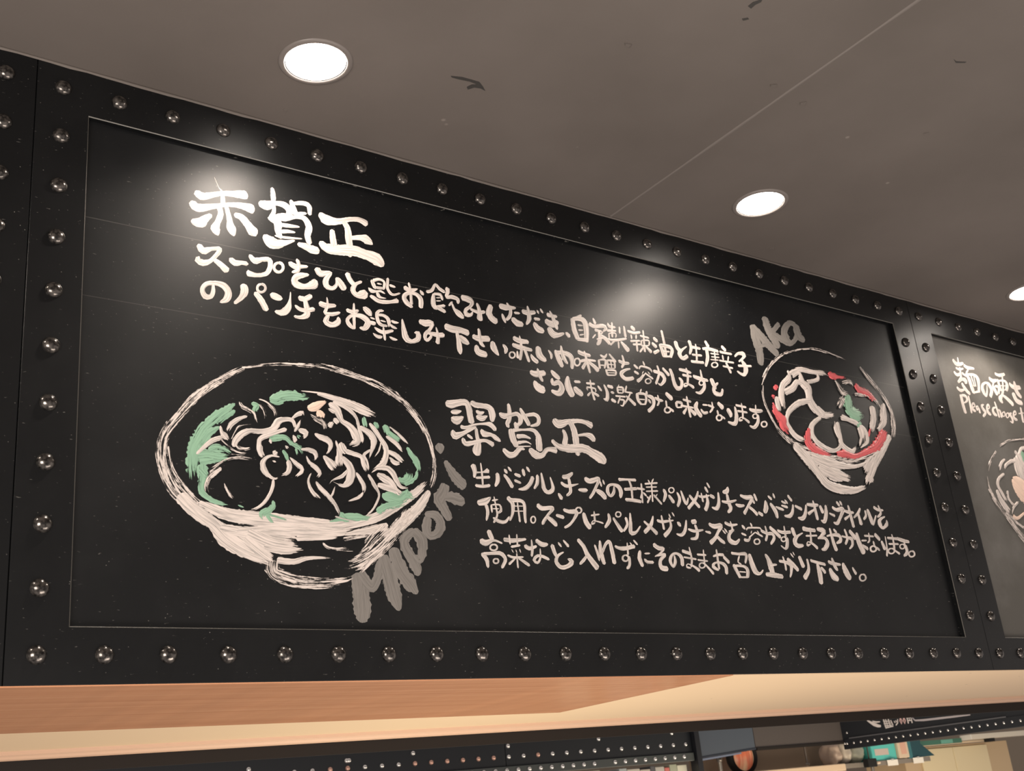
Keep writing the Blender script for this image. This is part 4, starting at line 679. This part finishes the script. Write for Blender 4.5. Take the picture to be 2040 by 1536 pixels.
6 0 0 0 / 2410 1401 30 2494 1409 37 2547 1374 41 2572 1325 35 2613 1267 22 2692 1269 6 / 2413 1351 22 2461 1330 55 2520 1295 52 2555 1247 47 2586 1200 35 / 2413 1266 26 2467 1260 47 2549 1242 49 2619 1202 34
6 0 0 0 / 2116 1453 28 2172 1404 51 2190 1341 59 2170 1275 54 2115 1236 24 2027 1262 5 / 2159 1358 14 2114 1309 24 2028 1267 7 1978 1205 5
8 0 0 0 / 2233 1345 11 2262 1298 34 2291 1241 33 2278 1185 16 / 2278 1195 15 2244 1158 24 2141 1115 5 / 2335 1339 17 2375 1272 29 2414 1196 17 2393 1130 17 2346 1062 15 2289 1019 10
8 0 0 0 / 1859 1306 8 1836 1246 15 1864 1171 26 1928 1114 32 / 1898 1246 11 1932 1201 32 1991 1148 32 2040 1089 27 2073 1024 21 2066 985 15 / 2001 1134 9 2028 1165 15 2049 1230 4 / 2041 997 10 2129 979 7 2233 967 5
3 0 1 0 / 6961 2719 24 7050 2855 38 7200 3003 40 7404 3126 31 7663 3217 27 7895 3262 36 8139 3257 30 8500 3202 14 / 8659 3159 37 8776 3049 75 8909 2918 62 9019 2784 60 9054 2625 72 9026 2475 73 8929 2318 74 / 6967 2706 29 6941 2568 31 6990 2399 36 7081 2250 58 7236 2135 87 7443 2063 94 7700 2022 89 7973 2009 93 8223 2033 66 8519 2118 79 8756 2256 100 8964 2424 60
4 0 0 0 / 7302 2102 95 7455 1971 136 7574 1849 118 7693 1727 105 7877 1690 100 8118 1696 66 8319 1753 39 / 7541 2006 108 7761 1961 150 7956 1952 85 8201 1962 40 8427 2025 39 / 7629 1908 96 7809 1858 173 7959 1831 107 8074 1814 76 / 8926 2376 63 8737 2197 93 8552 2023 94 8419 1872 95 8324 1767 47 / 8532 2091 59 8418 1996 92 8348 1907 49 / 8415 1858 110 8444 1819 66
6 0 0 0 / 7411 2936 16 7408 2852 63 7286 2751 61 7229 2606 75 7238 2498 61 / 7152 2596 59 7154 2460 59
6 0 0 0 / 7444 2913 39 7618 2981 55 7816 2982 45 7980 2992 53 8056 2974 35 / 7476 2890 52 7585 2934 38 7614 2825 88 7680 2778 110 7676 2693 86 7704 2585 106 7839 2504 72 8025 2520 57 / 7307 2685 64 7437 2744 66 7537 2828 53 7647 2802 51 / 7700 2851 40 7874 2905 41 7870 2962 65
6 0 1 0 / 8167 2932 18 8239 2827 89 8295 2805 70 8395 2790 51 / 8288 2920 42 8424 2954 52 8467 2887 47 / 8138 2627 61 8229 2724 72 8303 2763 27 / 8465 2814 45 8683 2828 51 8835 2760 56 8881 2633 66 8780 2461 111
6 0 0 0 / 8724 2687 88 8707 2568 79 8614 2413 72 / 8944 2759 42 8899 2621 104 8868 2529 66 8726 2425 43 / 8166 2517 51 8358 2469 44 8504 2400 55 8506 2272 41 8353 2185 16 / 8405 2417 36 8411 2304 32 8336 2198 20
8 0 0 0 / 7680 2638 53 7490 2585 64 7305 2466 55 7240 2363 49 7273 2272 61 7347 2200 63 7473 2174 47
8 0 0 0 / 7786 2456 40 7644 2370 58 7596 2269 74 7648 2179 66 7805 2114 57 7944 2115 39 8053 2209 50 8013 2344 57 8022 2443 54 / 7778 2567 60 7860 2507 80
8 0 0 0 / 8059 2433 43 8058 2293 52 8065 2183 64 8211 2129 50 8287 2206 25 / 8140 2499 46 8363 2483 43 8461 2395 47 8436 2251 29
5 2 0 0 / 8346 2769 80 8305 2634 138 8391 2573 154 8522 2589 86 / 8392 2444 54 8467 2482 40
9 3 0 0 / 8087 3008 48 8131 2985 83 8246 2987 36 8374 2999 18 / 8525 2939 48 8551 2884 81 8693 2859 86 8782 2797 66 8835 2760 22 / 7161 2720 81 7179 2702 69 / 7088 2601 43 7118 2612 38 / 7079 2532 20 7099 2426 82 7167 2367 123 7184 2289 102 7254 2203 40 / 7568 2306 35 7513 2178 101 7569 2103 109 7712 2064 62 7866 2052 24 / 7952 2075 54 8077 2088 86 8236 2076 54 8468 2155 66 8667 2247 113 8823 2393 109 8888 2459 48 / 8597 2425 22 8542 2319 26
3 0 1 1 / 11886 2662 27 11697 2650 28 11503 2620 19 11309 2583 30 11118 2505 30 11013 2441 17 / 10975 2412 34 10847 2311 35 10741 2198 34 10676 2101 27 / 10652 2064 21 10641 1957 36 10667 1840 62 10735 1726 77 10839 1614 84 10956 1493 94 11073 1372 99 11173 1289 112 11327 1168 144 / 10874 1656 32 11000 1556 46 11154 1476 49 11323 1426 51
6 0 0 1 / 11129 2328 21 11034 2267 33 10948 2167 31 / 11427 2326 22 11284 2323 43 11133 2256 36 11069 2188 30 / 11028 2133 30 10894 2060 34 10841 1974 44 10897 1868 37 10958 1772 36 / 10797 1910 37 10814 1831 63 10874 1736 78 10944 1661 69 / 11021 1919 27 10998 1826 30 11086 1752 21 11194 1800 14 / 11171 1788 27 11055 1719 27 10974 1633 20
5 2 0 1 / 11556 2455 94 11544 2348 114 11542 2264 96
6 0 0 1 / 11416 2462 36 11466 2414 39 11580 2511 40 11738 2538 62 / 11372 2363 59 11385 2312 79 / 11412 2293 151 11406 2199 158 11446 2129 86 11538 2096 57 / 11461 2403 120 11515 2282 176 11587 2205 148
8 4 0 1 / 11212 2078 103 11289 2013 267 11397 1940 310 11515 1887 264 / 11009 1616 39 11084 1591 38 11277 1675 20'''
gi = 0
for ln in STROKES.split('\n'):
    head, *body = ln.split('/')
    kind, pc, dr, on_right = [int(q) for q in head.split()]
    pc = 'wygrp'[pc]
    par = right if on_right else main
    dx = WID if on_right else 0
    ss = []; text = kind < 3
    for q in body:
        a = [int(x) / 4000 for x in q.split()]
        if text:                                       # a loaded brush: thick strokes thicker, thin ones thinner
            wm = sum(a[2::3]) / len(a[2::3])
            for i in range(2, len(a), 3): a[i] *= .94 * (a[i] / wm) ** .35 * (wm / .011) ** .18
        ss.append([(a[i] - dx, a[i + 1], a[i + 2] * (1.25 if pc == 'y' else (.95 if kind == 0 else 1.0 if text else 1.18 if kind == 6 else 1.08))) for i in range(0, len(a), 3)])
    if not text: gi += 1
    dry = .43 if dr else (.03 if text else (.20 if pc in 'gr' else .18))
    jit = .14 if pc == 'y' else (.20 if pc in 'gr' else .07)
    if text: painting(KINDS[kind], ss, M_paint[pc], par, .00022, dry, 1.2e-5, jit)
    else:                                             # in the drawings every stroke is a part of its own
        for k, st in enumerate(ss): painting(KINDS[kind], [st], M_paint[pc], par, .00020 + gi * 5e-5 + k * 1.2e-5, dry, 0, jit)

# ---------------------------------------------------------------- bulkhead behind the signs and the soffit under it
struct(obj('wall_front', box(-3.2, 6.4, .023, .10, Z0 - .0444, CZ, name='wall_front'), M_header))
SK0 = Vector((0.244, 1.263)); SD = Vector((0.99522301, -0.09762764)); SN = Vector((0.09762764, 0.99522301))
def sk(s, off=0.0):
    p = SK0 + SD * s + SN * off; return (p.x, p.y)
s_l, s_r = -3.4, 6.2
struct(obj('trim_2', prism([(-3.2, .001), (1.458, .001), (1.458, .627), (-3.2, .627)], Z0 - .0466, Z0 - .0447, 'trim_2'), M_wood))
struct(obj('trim_3', prism([(-3.2, .6275), (1.4585, .6275), (1.4585, .001), (6.4, .001), sk(s_r, -.055), sk(s_l, -.055)], Z0 - .0462, Z0 - .0447, 'trim_3'), M_cream))
# moulding along the far edge of the soffit
def sweep(prof, s0, s1, off0, name):
    v = []; n = len(prof)
    for s in (s0, s1):
        for o, z in prof:
            x, y = sk(s, off0 + o); v.append((x, y, z))
    f = [(k, (k + 1) % n, (k + 1) % n + n, k + n) for k in range(n)] + [tuple(range(n)), tuple(range(n, 2 * n))]
    bm = bmesh.new(); bm.from_mesh(pyd(name, v, f)); return fin(bm, name)
zb = Z0 - .0462
struct(obj('trim_4', sweep([(-.262, zb + .0), (-.260, zb - .008), (-.254, zb - .011), (-.250, zb - .016), (-.244, zb - .0185), (-.2352, zb - .0185), (-.2352, zb + .0)], s_l, s_r, 0.0, 'trim_4'), M_mould))
struct(obj('trim_5', sweep([(-.235, zb - .0012), (-.235, zb - .0485), (-.225, zb - .0485), (-.225, zb - .0012)], s_l, s_r, 0.0, 'trim_5'), M_header))

# ---------------------------------------------------------------- the far side of the shop, seen under the bulkhead
def local(s, off, z, extra=0.0):
    x, y = sk(s, off); o = empty('x', (x, y, z), math.atan2(SD.y, SD.x) + extra); return o
def far(name, s, off, z, label, cat, group=None):
    o = local(s, off, z); o.name = name
    return tag(o, label, cat, group)
OFF = 1.5
RS = lathe([(.0105, .0), (.0105, -.001), (.0085, -.0045), (.0050, -.0068), (.0, -.0076)], 16, 'rivet', axis='y')
M_far_rivet = mat('bright_rivet', (0.75, 0.72, 0.70), 0.25, 1.0)
RS.materials.append(M_far_rivet)
M_navy = mat('dark_blue_black', (0.012, 0.014, 0.018), 0.4)
M_slate = mat('slate_strip', (0.055, 0.062, 0.062), 0.4)
M_copper = mat('copper_rivet', (0.66, 0.40, 0.32), 0.35, 0.7)
RC = RS.copy(); RC.materials.clear(); RC.materials.append(M_copper)
# long black riveted board
t = far('riveted_board', 0, OFF, Z0, 'long black riveted board across the shop, seen under the cream soffit', 'board')
obj('panel', box(.2, 2.245, 0, .03, -.070, .25, .002), M_navy, t)
obj('panel', box(2.2475, 3.282, 0, .03, -.070, .25, .002), M_navy, t)
for i in range(27):
    x = 1.276 + i * .07577
    obj('rivet', RC if i in (2, 3, 7, 8, 9, 10, 11, 12, 15) else RS, None, t, (x, 0, -.030))
for x, z in ((1.09, -.008), (1.51, 0.0), (1.80, .012), (2.262, .016), (2.745, .021), (3.17, .026), (1.50, .0)):
    obj('rivet', RS, None, t, (x, 0, z))
obj('post', box(3.283, 3.312, -.03, .03, -.75, .25, .002), mat('post_black', (0.015, 0.016, 0.02), 0.35), t)
t = far('shelf_edge', 0, OFF - .012, Z0, 'slate grey riveted shelf edge below the long black board', 'shelf')
obj('edge_strip', box(.2, 3.278, 0, .020, -.108, -.0705, .002), M_slate, t)
for i in range(24): obj('rivet', RS, None, t, (2.297 - .0575 * 7 + i * .0575, 0, -.087)) if i != 15 else None
bk = [(.66, .62, .48), (.30, .19, .10), (.50, .40, .28), (.42, .46, .47), (.58, .54, .48), (.55, .50, .44), (.10, .10, .11), (.50, .48, .44), (.60, .17, .15), (.38, .40, .30), (.70, .68, .55)]
bw = [.17, .055, .050, .045, .075, .060, .028, .055, .030, .045, .060]
x = 2.585
nm = ['cream', 'brown', 'tan', 'blue grey', 'beige', 'pale stone', 'black', 'light grey', 'red', 'olive', 'ivory']
for i, (c, w) in enumerate(zip(bk, bw)):
    b = far('book', x + w / 2, OFF + .03, Z0 - .36, '%s book spine on the shelf below the slate strip' % nm[i], 'book', 'books below the slate strip')
    mb = mat('book_' + nm[i].replace(' ', '_'), c, .6)
    h = .245 - (i % 3) * .006
    obj('cover', box(-w / 2 + .001, w / 2 - .001, 0, .16, 0, h, .003), mb, b)
    obj('title_band', box(-w / 2 + .004, w / 2 - .004, -.0008, .001, h - .05, h - .035), mat('band', tuple(v * .55 for v in c), .5), b)
    x += w
t = far('book_shelf_plank', 2.75, OFF + .02, Z0 - .385, 'dark shelf plank carrying the row of books', 'shelf')
obj('plank', box(-.6, .52, 0, .22, 0, .024, .002), M_header, t)
# blue grey and brown grey panels with their lower rails
t = far('ceiling_hung_panel', 3.48, OFF, Z0, 'blue grey hanging panel right of the long black board', 'panel', 'hanging panels across the shop')
v = [(-.19, 0, .2), (.2, 0, .2), (.197, 0, -.0715), (-.178, 0, -.096)]
def slab(v, th):
    n = len(v); w = [(a, b + th, c) for a, b, c in v]
    bm = bmesh.new(); bm.from_mesh(pyd('slab', v + w, [tuple(range(n)), tuple(range(n, 2 * n))] + [(i, (i + 1) % n, (i + 1) % n + n, i + n) for i in range(n)])); return fin(bm, 'slab')
obj('sheet', slab(v, .01), mat('blue_grey', (0.075, 0.090, 0.115), .35), t)
obj('rail', slab([(-.178, -.006, -.104), (.197, -.006, -.079), (.197, -.006, -.0715), (-.178, -.006, -.096)], .02), mat('rail_dark', (.03, .035, .05), .4), t)
obj('rail', slab([(-.176, -.004, -.113), (.10, -.004, -.0935), (.10, -.004, -.086), (-.176, -.004, -.104)], .02), mat('rail_blue', (.16, .19, .27), .35), t)
t = far('ceiling_hung_panel', 4.0, OFF + .01, Z0, 'brown grey hanging panel between the blue grey one and the menu board', 'panel', 'hanging panels across the shop')
obj('sheet', box(-.31, .34, 0, .012, -.0715, .2), mat('brown_grey', (0.075, 0.063, 0.060), .5), t)
obj('rail', box(-.31, .34, -.01, .014, -.083, -.0715), M_header, t)

# menu board on the end wall, running towards the camera
BO = (4.66592, 2.33643); BA = math.atan2(-0.99374918, 0.11163587)
t = tag(empty('menu_board', (BO[0], BO[1], Z0), BA), 'black riveted menu board with white lettering, right end of the far side', 'sign')
obj('panel', box(-.012, 1.25, 0, .02, -.1125, .20, .001), M_navy, t)
obj('frame_strip', box(.0, 1.25, -.004, .001, -.1115, -.062, .001), M_navy, t)
obj('inner_edge', box(.03, .895, -.0055, -.001, -.062, -.0565, .0005), mat('edge_grey', (.10, .10, .11), .4), t)
RT_ = RS.copy()
for vtx in RT_.vertices: vtx.co *= .62
for i in range(28): obj('rivet', RT_, None, t, (.012 + i * .0412, -.004, -.0845))
obj('rivet', RT_, None, t, (.021, -.001, -.031)); obj('rivet', RT_, None, t, (-.002, -.004, -.083))
M_chalk = mat('chalk_white', (.72, .66, .64), .6)
M_chalkg = mat('chalk_grey', (.42, .38, .40), .6)
def sticks(name, segs, m, y=-.0012):
    bm = bmesh.new()
    for pts in segs:
        pv = None
        for k, (x, z, w) in enumerate(pts):
            a = pts[max(k - 1, 0)]; b = pts[min(k + 1, len(pts) - 1)]
            d = Vector((b[0] - a[0], b[1] - a[1])); d = d / max(d.length, 1e-6); n = Vector((-d.y, d.x)) * w / 2
            cu = (bm.verts.new((x + n.x, y, z + n.y)), bm.verts.new((x - n.x, y, z - n.y)))
            if pv: bm.faces.new((pv[0], cu[0], cu[1], pv[1]))
            pv = cu
    r = bmesh.ops.extrude_face_region(bm, geom=bm.faces[:])
    bmesh.ops.translate(bm, vec=(0, -.0004, 0), verts=[g for g in r['geom'] if isinstance(g, bmesh.types.BMVert)])
    return obj(name, fin(bm, name), m, t)
sticks('drawn_bowl', [[(.155, .016, .006), (.172, .004, .012), (.19, -.008, .018), (.21, -.018, .016), (.228, -.022, .010)],
                      [(.185, .008, .006), (.205, .001, .008), (.228, .0, .005)]], M_chalk)
sticks('kanji_character', [[(.250, .012, .007), (.255, -.032, .007)], [(.262, .010, .005), (.266, -.030, .006)], [(.246, .000, .005), (.285, -.004, .005)],
                           [(.247, -.012, .005), (.288, -.014, .005)], [(.249, -.024, .005), (.290, -.024, .006)], [(.277, .010, .006), (.282, -.034, .006)],
                           [(.252, -.034, .006), (.298, -.030, .006)], [(.290, .0, .005), (.297, -.026, .006)]], M_chalk)
sticks('kana_character', [[(.308, -.006, .004), (.312, -.016, .005)], [(.318, -.004, .004), (.321, -.014, .005)], [(.330, .0, .005), (.326, -.018, .006), (.313, -.028, .005)]], M_chalk)
sticks('numeral', [[(.345, .004, .005), (.341, -.010, .005), (.346, -.026, .005), (.352, -.010, .005), (.347, .004, .005)],
                   [(.364, .002, .005), (.360, -.012, .005), (.365, -.027, .005), (.371, -.012, .005), (.366, .002, .005)]], mat('chalk_pink', (.75, .50, .48), .6))
sticks('kanji_character', [[(.383, .0, .006), (.385, -.028, .006)], [(.383, .0, .005), (.405, -.002, .005), (.406, -.028, .006)], [(.384, -.014, .005), (.405, -.015, .005)], [(.394, -.001, .004), (.395, -.014, .004)]], M_chalk)
sticks('drawn_line', [[(.412, -.004, .006), (.425, -.018, .008), (.47, -.022, .010), (.56, -.024, .010), (.64, -.026, .009), (.72, -.028, .005)]], M_chalkg)

# shelf goods below the menu board
t = far('hanging_rail', 3.52, OFF + .1, Z0, 'slim steel upright under the blue grey panel', 'rail', 'steel uprights')
obj('tube', lathe([(.010, -.6), (.010, -.07)], 16), mat('steel', (.42, .38, .33), .3, .8), t)
obj('collar', lathe([(.0, -.12), (.014, -.12), (.014, -.10), (.0, -.10)], 16), mat('steel_c', (.2, .18, .16), .4, .8), t)
t = far('hanging_rail', 4.10, OFF + .1, Z0, 'thin dark upright under the brown grey panel', 'rail', 'steel uprights')
obj('tube', lathe([(.006, -.17), (.006, -.05)], 12), mat('steel_d', (.16, .13, .11), .4, .6), t)
obj('collar', lathe([(.0, -.17), (.012, -.17), (.012, -.16), (.0, -.16)], 12), mat('steel_e', (.3, .27, .24), .4, .6), t)
t = far('wall_lamp', 3.735, OFF + .16, Z0 - .10, 'round black-rimmed lamp with a warm glow under the blue grey panel', 'lamp')
obj('rim', lathe([(.070, -.0), (.088, -.0), (.094, .02), (.088, .04), (.070, .04), (.070, .0)], 40, axis='y'), M_gap, t)
M_glow = bpy.data.materials.new('lamp_glass'); M_glow.use_nodes = True
b_ = bsdf(M_glow); b_.inputs['Emission Strength'].default_value = .25; b_.inputs['Roughness'].default_value = .3
mp = mapping(M_glow, (16, 1, 2)); n_ = nd(M_glow, 'ShaderNodeTexNoise', Scale=1.3, Detail=2.0); lk(M_glow, mp, 0, n_, 0)
r_ = ramp(M_glow, [(.3, (.25, .17, .10)), (.48, (.65, .16, .08)), (.62, (.80, .50, .28)), (.75, (.50, .50, .42))]); lk(M_glow, n_, 0, r_, 0)
lk(M_glow, r_, 0, b_, 'Base Color'); lk(M_glow, r_, 0, b_, 'Emission Color')
obj('glass', lathe([(.0, -.012), (.04, -.006), (.071, .01), (.071, .02), (.0, .02)], 40, axis='y'), M_glow, t)
struct(obj('wall_back', box(-3, 16, 3.65, 3.8, 0.0, 3.0, name='wall_back'), M_plaster))
M_stain = mat('tan_wall', (.26, .19, .13), .7)
t = far('partition_panel', 3.95, OFF + .30, Z0 - .6, 'tan partition panel behind the uprights', 'panel')
obj('sheet', box(-.45, .62, 0, .02, 0, .56), M_stain, t)
obj('top_rail', box(-.45, .62, -.01, .03, .56, .58), M_header, t)
t = far('counter_ledge', 3.95, OFF + .02, Z0 - .30, 'cream counter ledge below the round lamp', 'shelf')
obj('ledge', box(-.42, .34, 0, .22, .085, .120, .004), mat('cream_ledge', (.62, .47, .33), .5), t)
obj('bracket', box(-.40, -.37, .02, .2, -.1, .085), M_header, t)
t = far('kitchen_shelf', 4.60, OFF + .05, Z0 - .20, 'grey wire shelf under the menu board', 'shelf')
obj('plank', box(-.30, .36, 0, .25, .0, .016, .002), mat('shelf_grey', (.16, .13, .11), .5), t)
obj('price_rail', box(-.30, .36, -.006, .0, -.006, .018, .001), mat('rail_grey', (.22, .19, .16), .4), t)
def goods(name, s, w, h, d, m, label, cat, z=-.184, extra=None, group=None, off=.055):
    g = far(name, s, OFF + off, Z0 + z, label, cat, group)
    obj('body', box(-w / 2, w / 2, 0, d, 0, h, .004), m, g)
    if extra: extra(g, w, h)
    return g
def lab_(c1, c2):
    def fn(g, w, h):
        obj('label_panel', box(-w * .38, w * .18, -.001, .001, h * .20, h * .42, .0003), mat('lab', c1, .5), g)
        obj('label_panel', box(-w * .34, w * .14, -.001, .001, h * .55, h * .80, .0003), mat('lab', c2, .5), g)
        obj('lid_flap', box(-w / 2 + .002, w / 2 - .002, -.0015, .003, h - .008, h - .001), mat('flap', c2, .5), g)
    return fn
def sack(name, s, w, h, c, label, z=-.184):
    g = far(name, s, OFF + .06, Z0 + z, label, 'bag', 'bags on the kitchen shelf')
    bm = bmesh.new(); bmesh.ops.create_icosphere(bm, subdivisions=4, radius=1)
    for vv in bm.verts:
        q = vv.co.copy(); k = 1 + .22 * noise.noise(q * 2.2 + Vector((s * 9, 0, 0))) + .08 * noise.noise(q * 7)
        vv.co = (max(-1, min(1, q.x * 1.25)) * w / 2 * k, q.y * .07 * k + .08, h / 2 + max(-1, min(1, q.z * 1.15)) * h / 2)
    obj('body', fin(bm, 'body', True), mat('sack', c, .45), g)
    obj('tie', lathe([(.012, -.004), (.018, 0), (.012, .004)], 16), mat('tie', tuple(v * .5 for v in c), .5), g, (0, .08, h))
sack('plastic_bag', 4.312, .062, .115, (.42, .32, .26), 'crumpled brown plastic bag at the left end of the kitchen shelf')
sack('plastic_bag', 4.387, .062, .125, (.55, .48, .40), 'crumpled pale plastic bag second on the kitchen shelf')
sack('plastic_bag', 4.472, .085, .120, (.50, .50, .40), 'crumpled grey green plastic bag beside the turquoise carton')
goods('carton', 4.625, .185, .150, .12, mat('turquoise', (.10, .52, .47), .4), 'turquoise carton with a pale label on the kitchen shelf', 'box', extra=lab_((.55, .45, .40), (.24, .33, .40)))
goods('jar', 4.760, .080, .120, .08, mat('jar_cream', (.66, .52, .38), .4), 'cream jar with a pinkish label beside the turquoise carton', 'jar',
      z=-.178, off=.04, extra=lambda g, w, h: (obj('label_panel', box(-.02, .022, -.001, .001, .02, .085, .0003), mat('lab3', (.66, .38, .28), .5), g),
                                       obj('lid', box(-.036, .036, .004, .07, .12, .13, .002), mat('lid3', (.5, .4, .3), .4), g)))
t = far('cloth_pennant', 4.87, OFF + .045, Z0 - .184, 'dark teal pointed cloth hanging beside the cream jar', 'cloth')
obj('cloth', slab([(-.075, 0, .13), (.055, 0, .13), (.035, .0, .075), (.125, -.005, .005), (-.07, 0, .0)], .012), mat('teal', (.012, .06, .075), .6), t)
obj('hem', box(-.075, -.045, -.003, .013, .0, .13), mat('teal_l', (.04, .16, .18), .6), t)
for s, lb in ((4.655, 'white price card clipped below the turquoise carton'), (4.855, 'white price card clipped below the teal pennant')):
    g = far('price_card', s, OFF + .035, Z0 - .212, lb, 'card', 'price cards on the shelf rail')
    obj('card', box(-.040, .040, 0, .003, 0, .030, .0005), mat('card', (.85, .80, .72), .4), g)
    obj('clip', box(-.008, .008, -.003, .006, .026, .034), mat('clip', (.5, .5, .48), .3), g)
t = far('clamp_stand', 4.425, OFF - .02, Z0 - .175, 'black clamp on a thin vertical rod in front of the plastic bags', 'clamp')
obj('rod', lathe([(.0035, .0), (.0035, .10)], 12), mat('rod', (.07, .06, .05), .4, .5), t)
obj('clamp', box(-.030, .034, -.02, .02, -.036, .006, .004), M_gap, t)
obj('rod', lathe([(.010, -.3), (.010, -.03)], 12), mat('rod2', (.25, .22, .18), .3, .7), t, (.012, 0, 0))
obj('knob', lathe([(.0, -.008), (.012, -.004), (.012, .004), (.0, .008)], 16), mat('knobc', (.7, .55, .42), .4), t, (.062, 0, -.018))
# pale cupboard and strip light at the right end
M_cup = mat('pale_cupboard', (.72, .60, .38), .5)
t = far('wall_cupboard', 5.25, OFF + .22, Z0 - .75, 'pale cream cupboard at the right end below the menu board', 'cupboard')
obj('body', box(-.30, .60, 0, .3, 0, .625, .003), mat('cupboard_tan', (.52, .38, .23), .5), t)
obj('door', box(-.17, .10, -.012, .0, .0, .612, .003), M_cup, t)
obj('door', box(.104, .40, -.012, .0, .0, .612, .003), M_cup, t)
obj('rail', box(-.33, .44, -.016, .0, .628, .640, .002), mat('cup_rail', (.66, .52, .36), .5), t)
t = far('strip_light', 5.62, OFF + .12, Z0 - .108, 'whitish strip light box above the pale cupboard', 'light')
obj('housing', box(-.19, .4, 0, .08, .0, .028, .003), mat('strip', (.66, .60, .50), .4), t)
obj('end_cap', box(-.198, -.19, 0, .08, .0, .028, .002), mat('strip_cap', (.75, .72, .66), .4), t)
obj('socket', box(-.02, .03, .02, .06, -.02, .0, .002), M_gap, t)
t = far('green_bunting', 5.17, OFF + .18, Z0 - .118, 'narrow green band above the pale cupboard', 'decoration')
obj('band', box(-.2, .24, 0, .01, .0, .025), mat('green_band', (.05, .16, .11), .5), t)
obj('badge', box(.06, .16, -.003, .0, .002, .023, .001), mat('green_badge', (.14, .38, .29), .5), t)
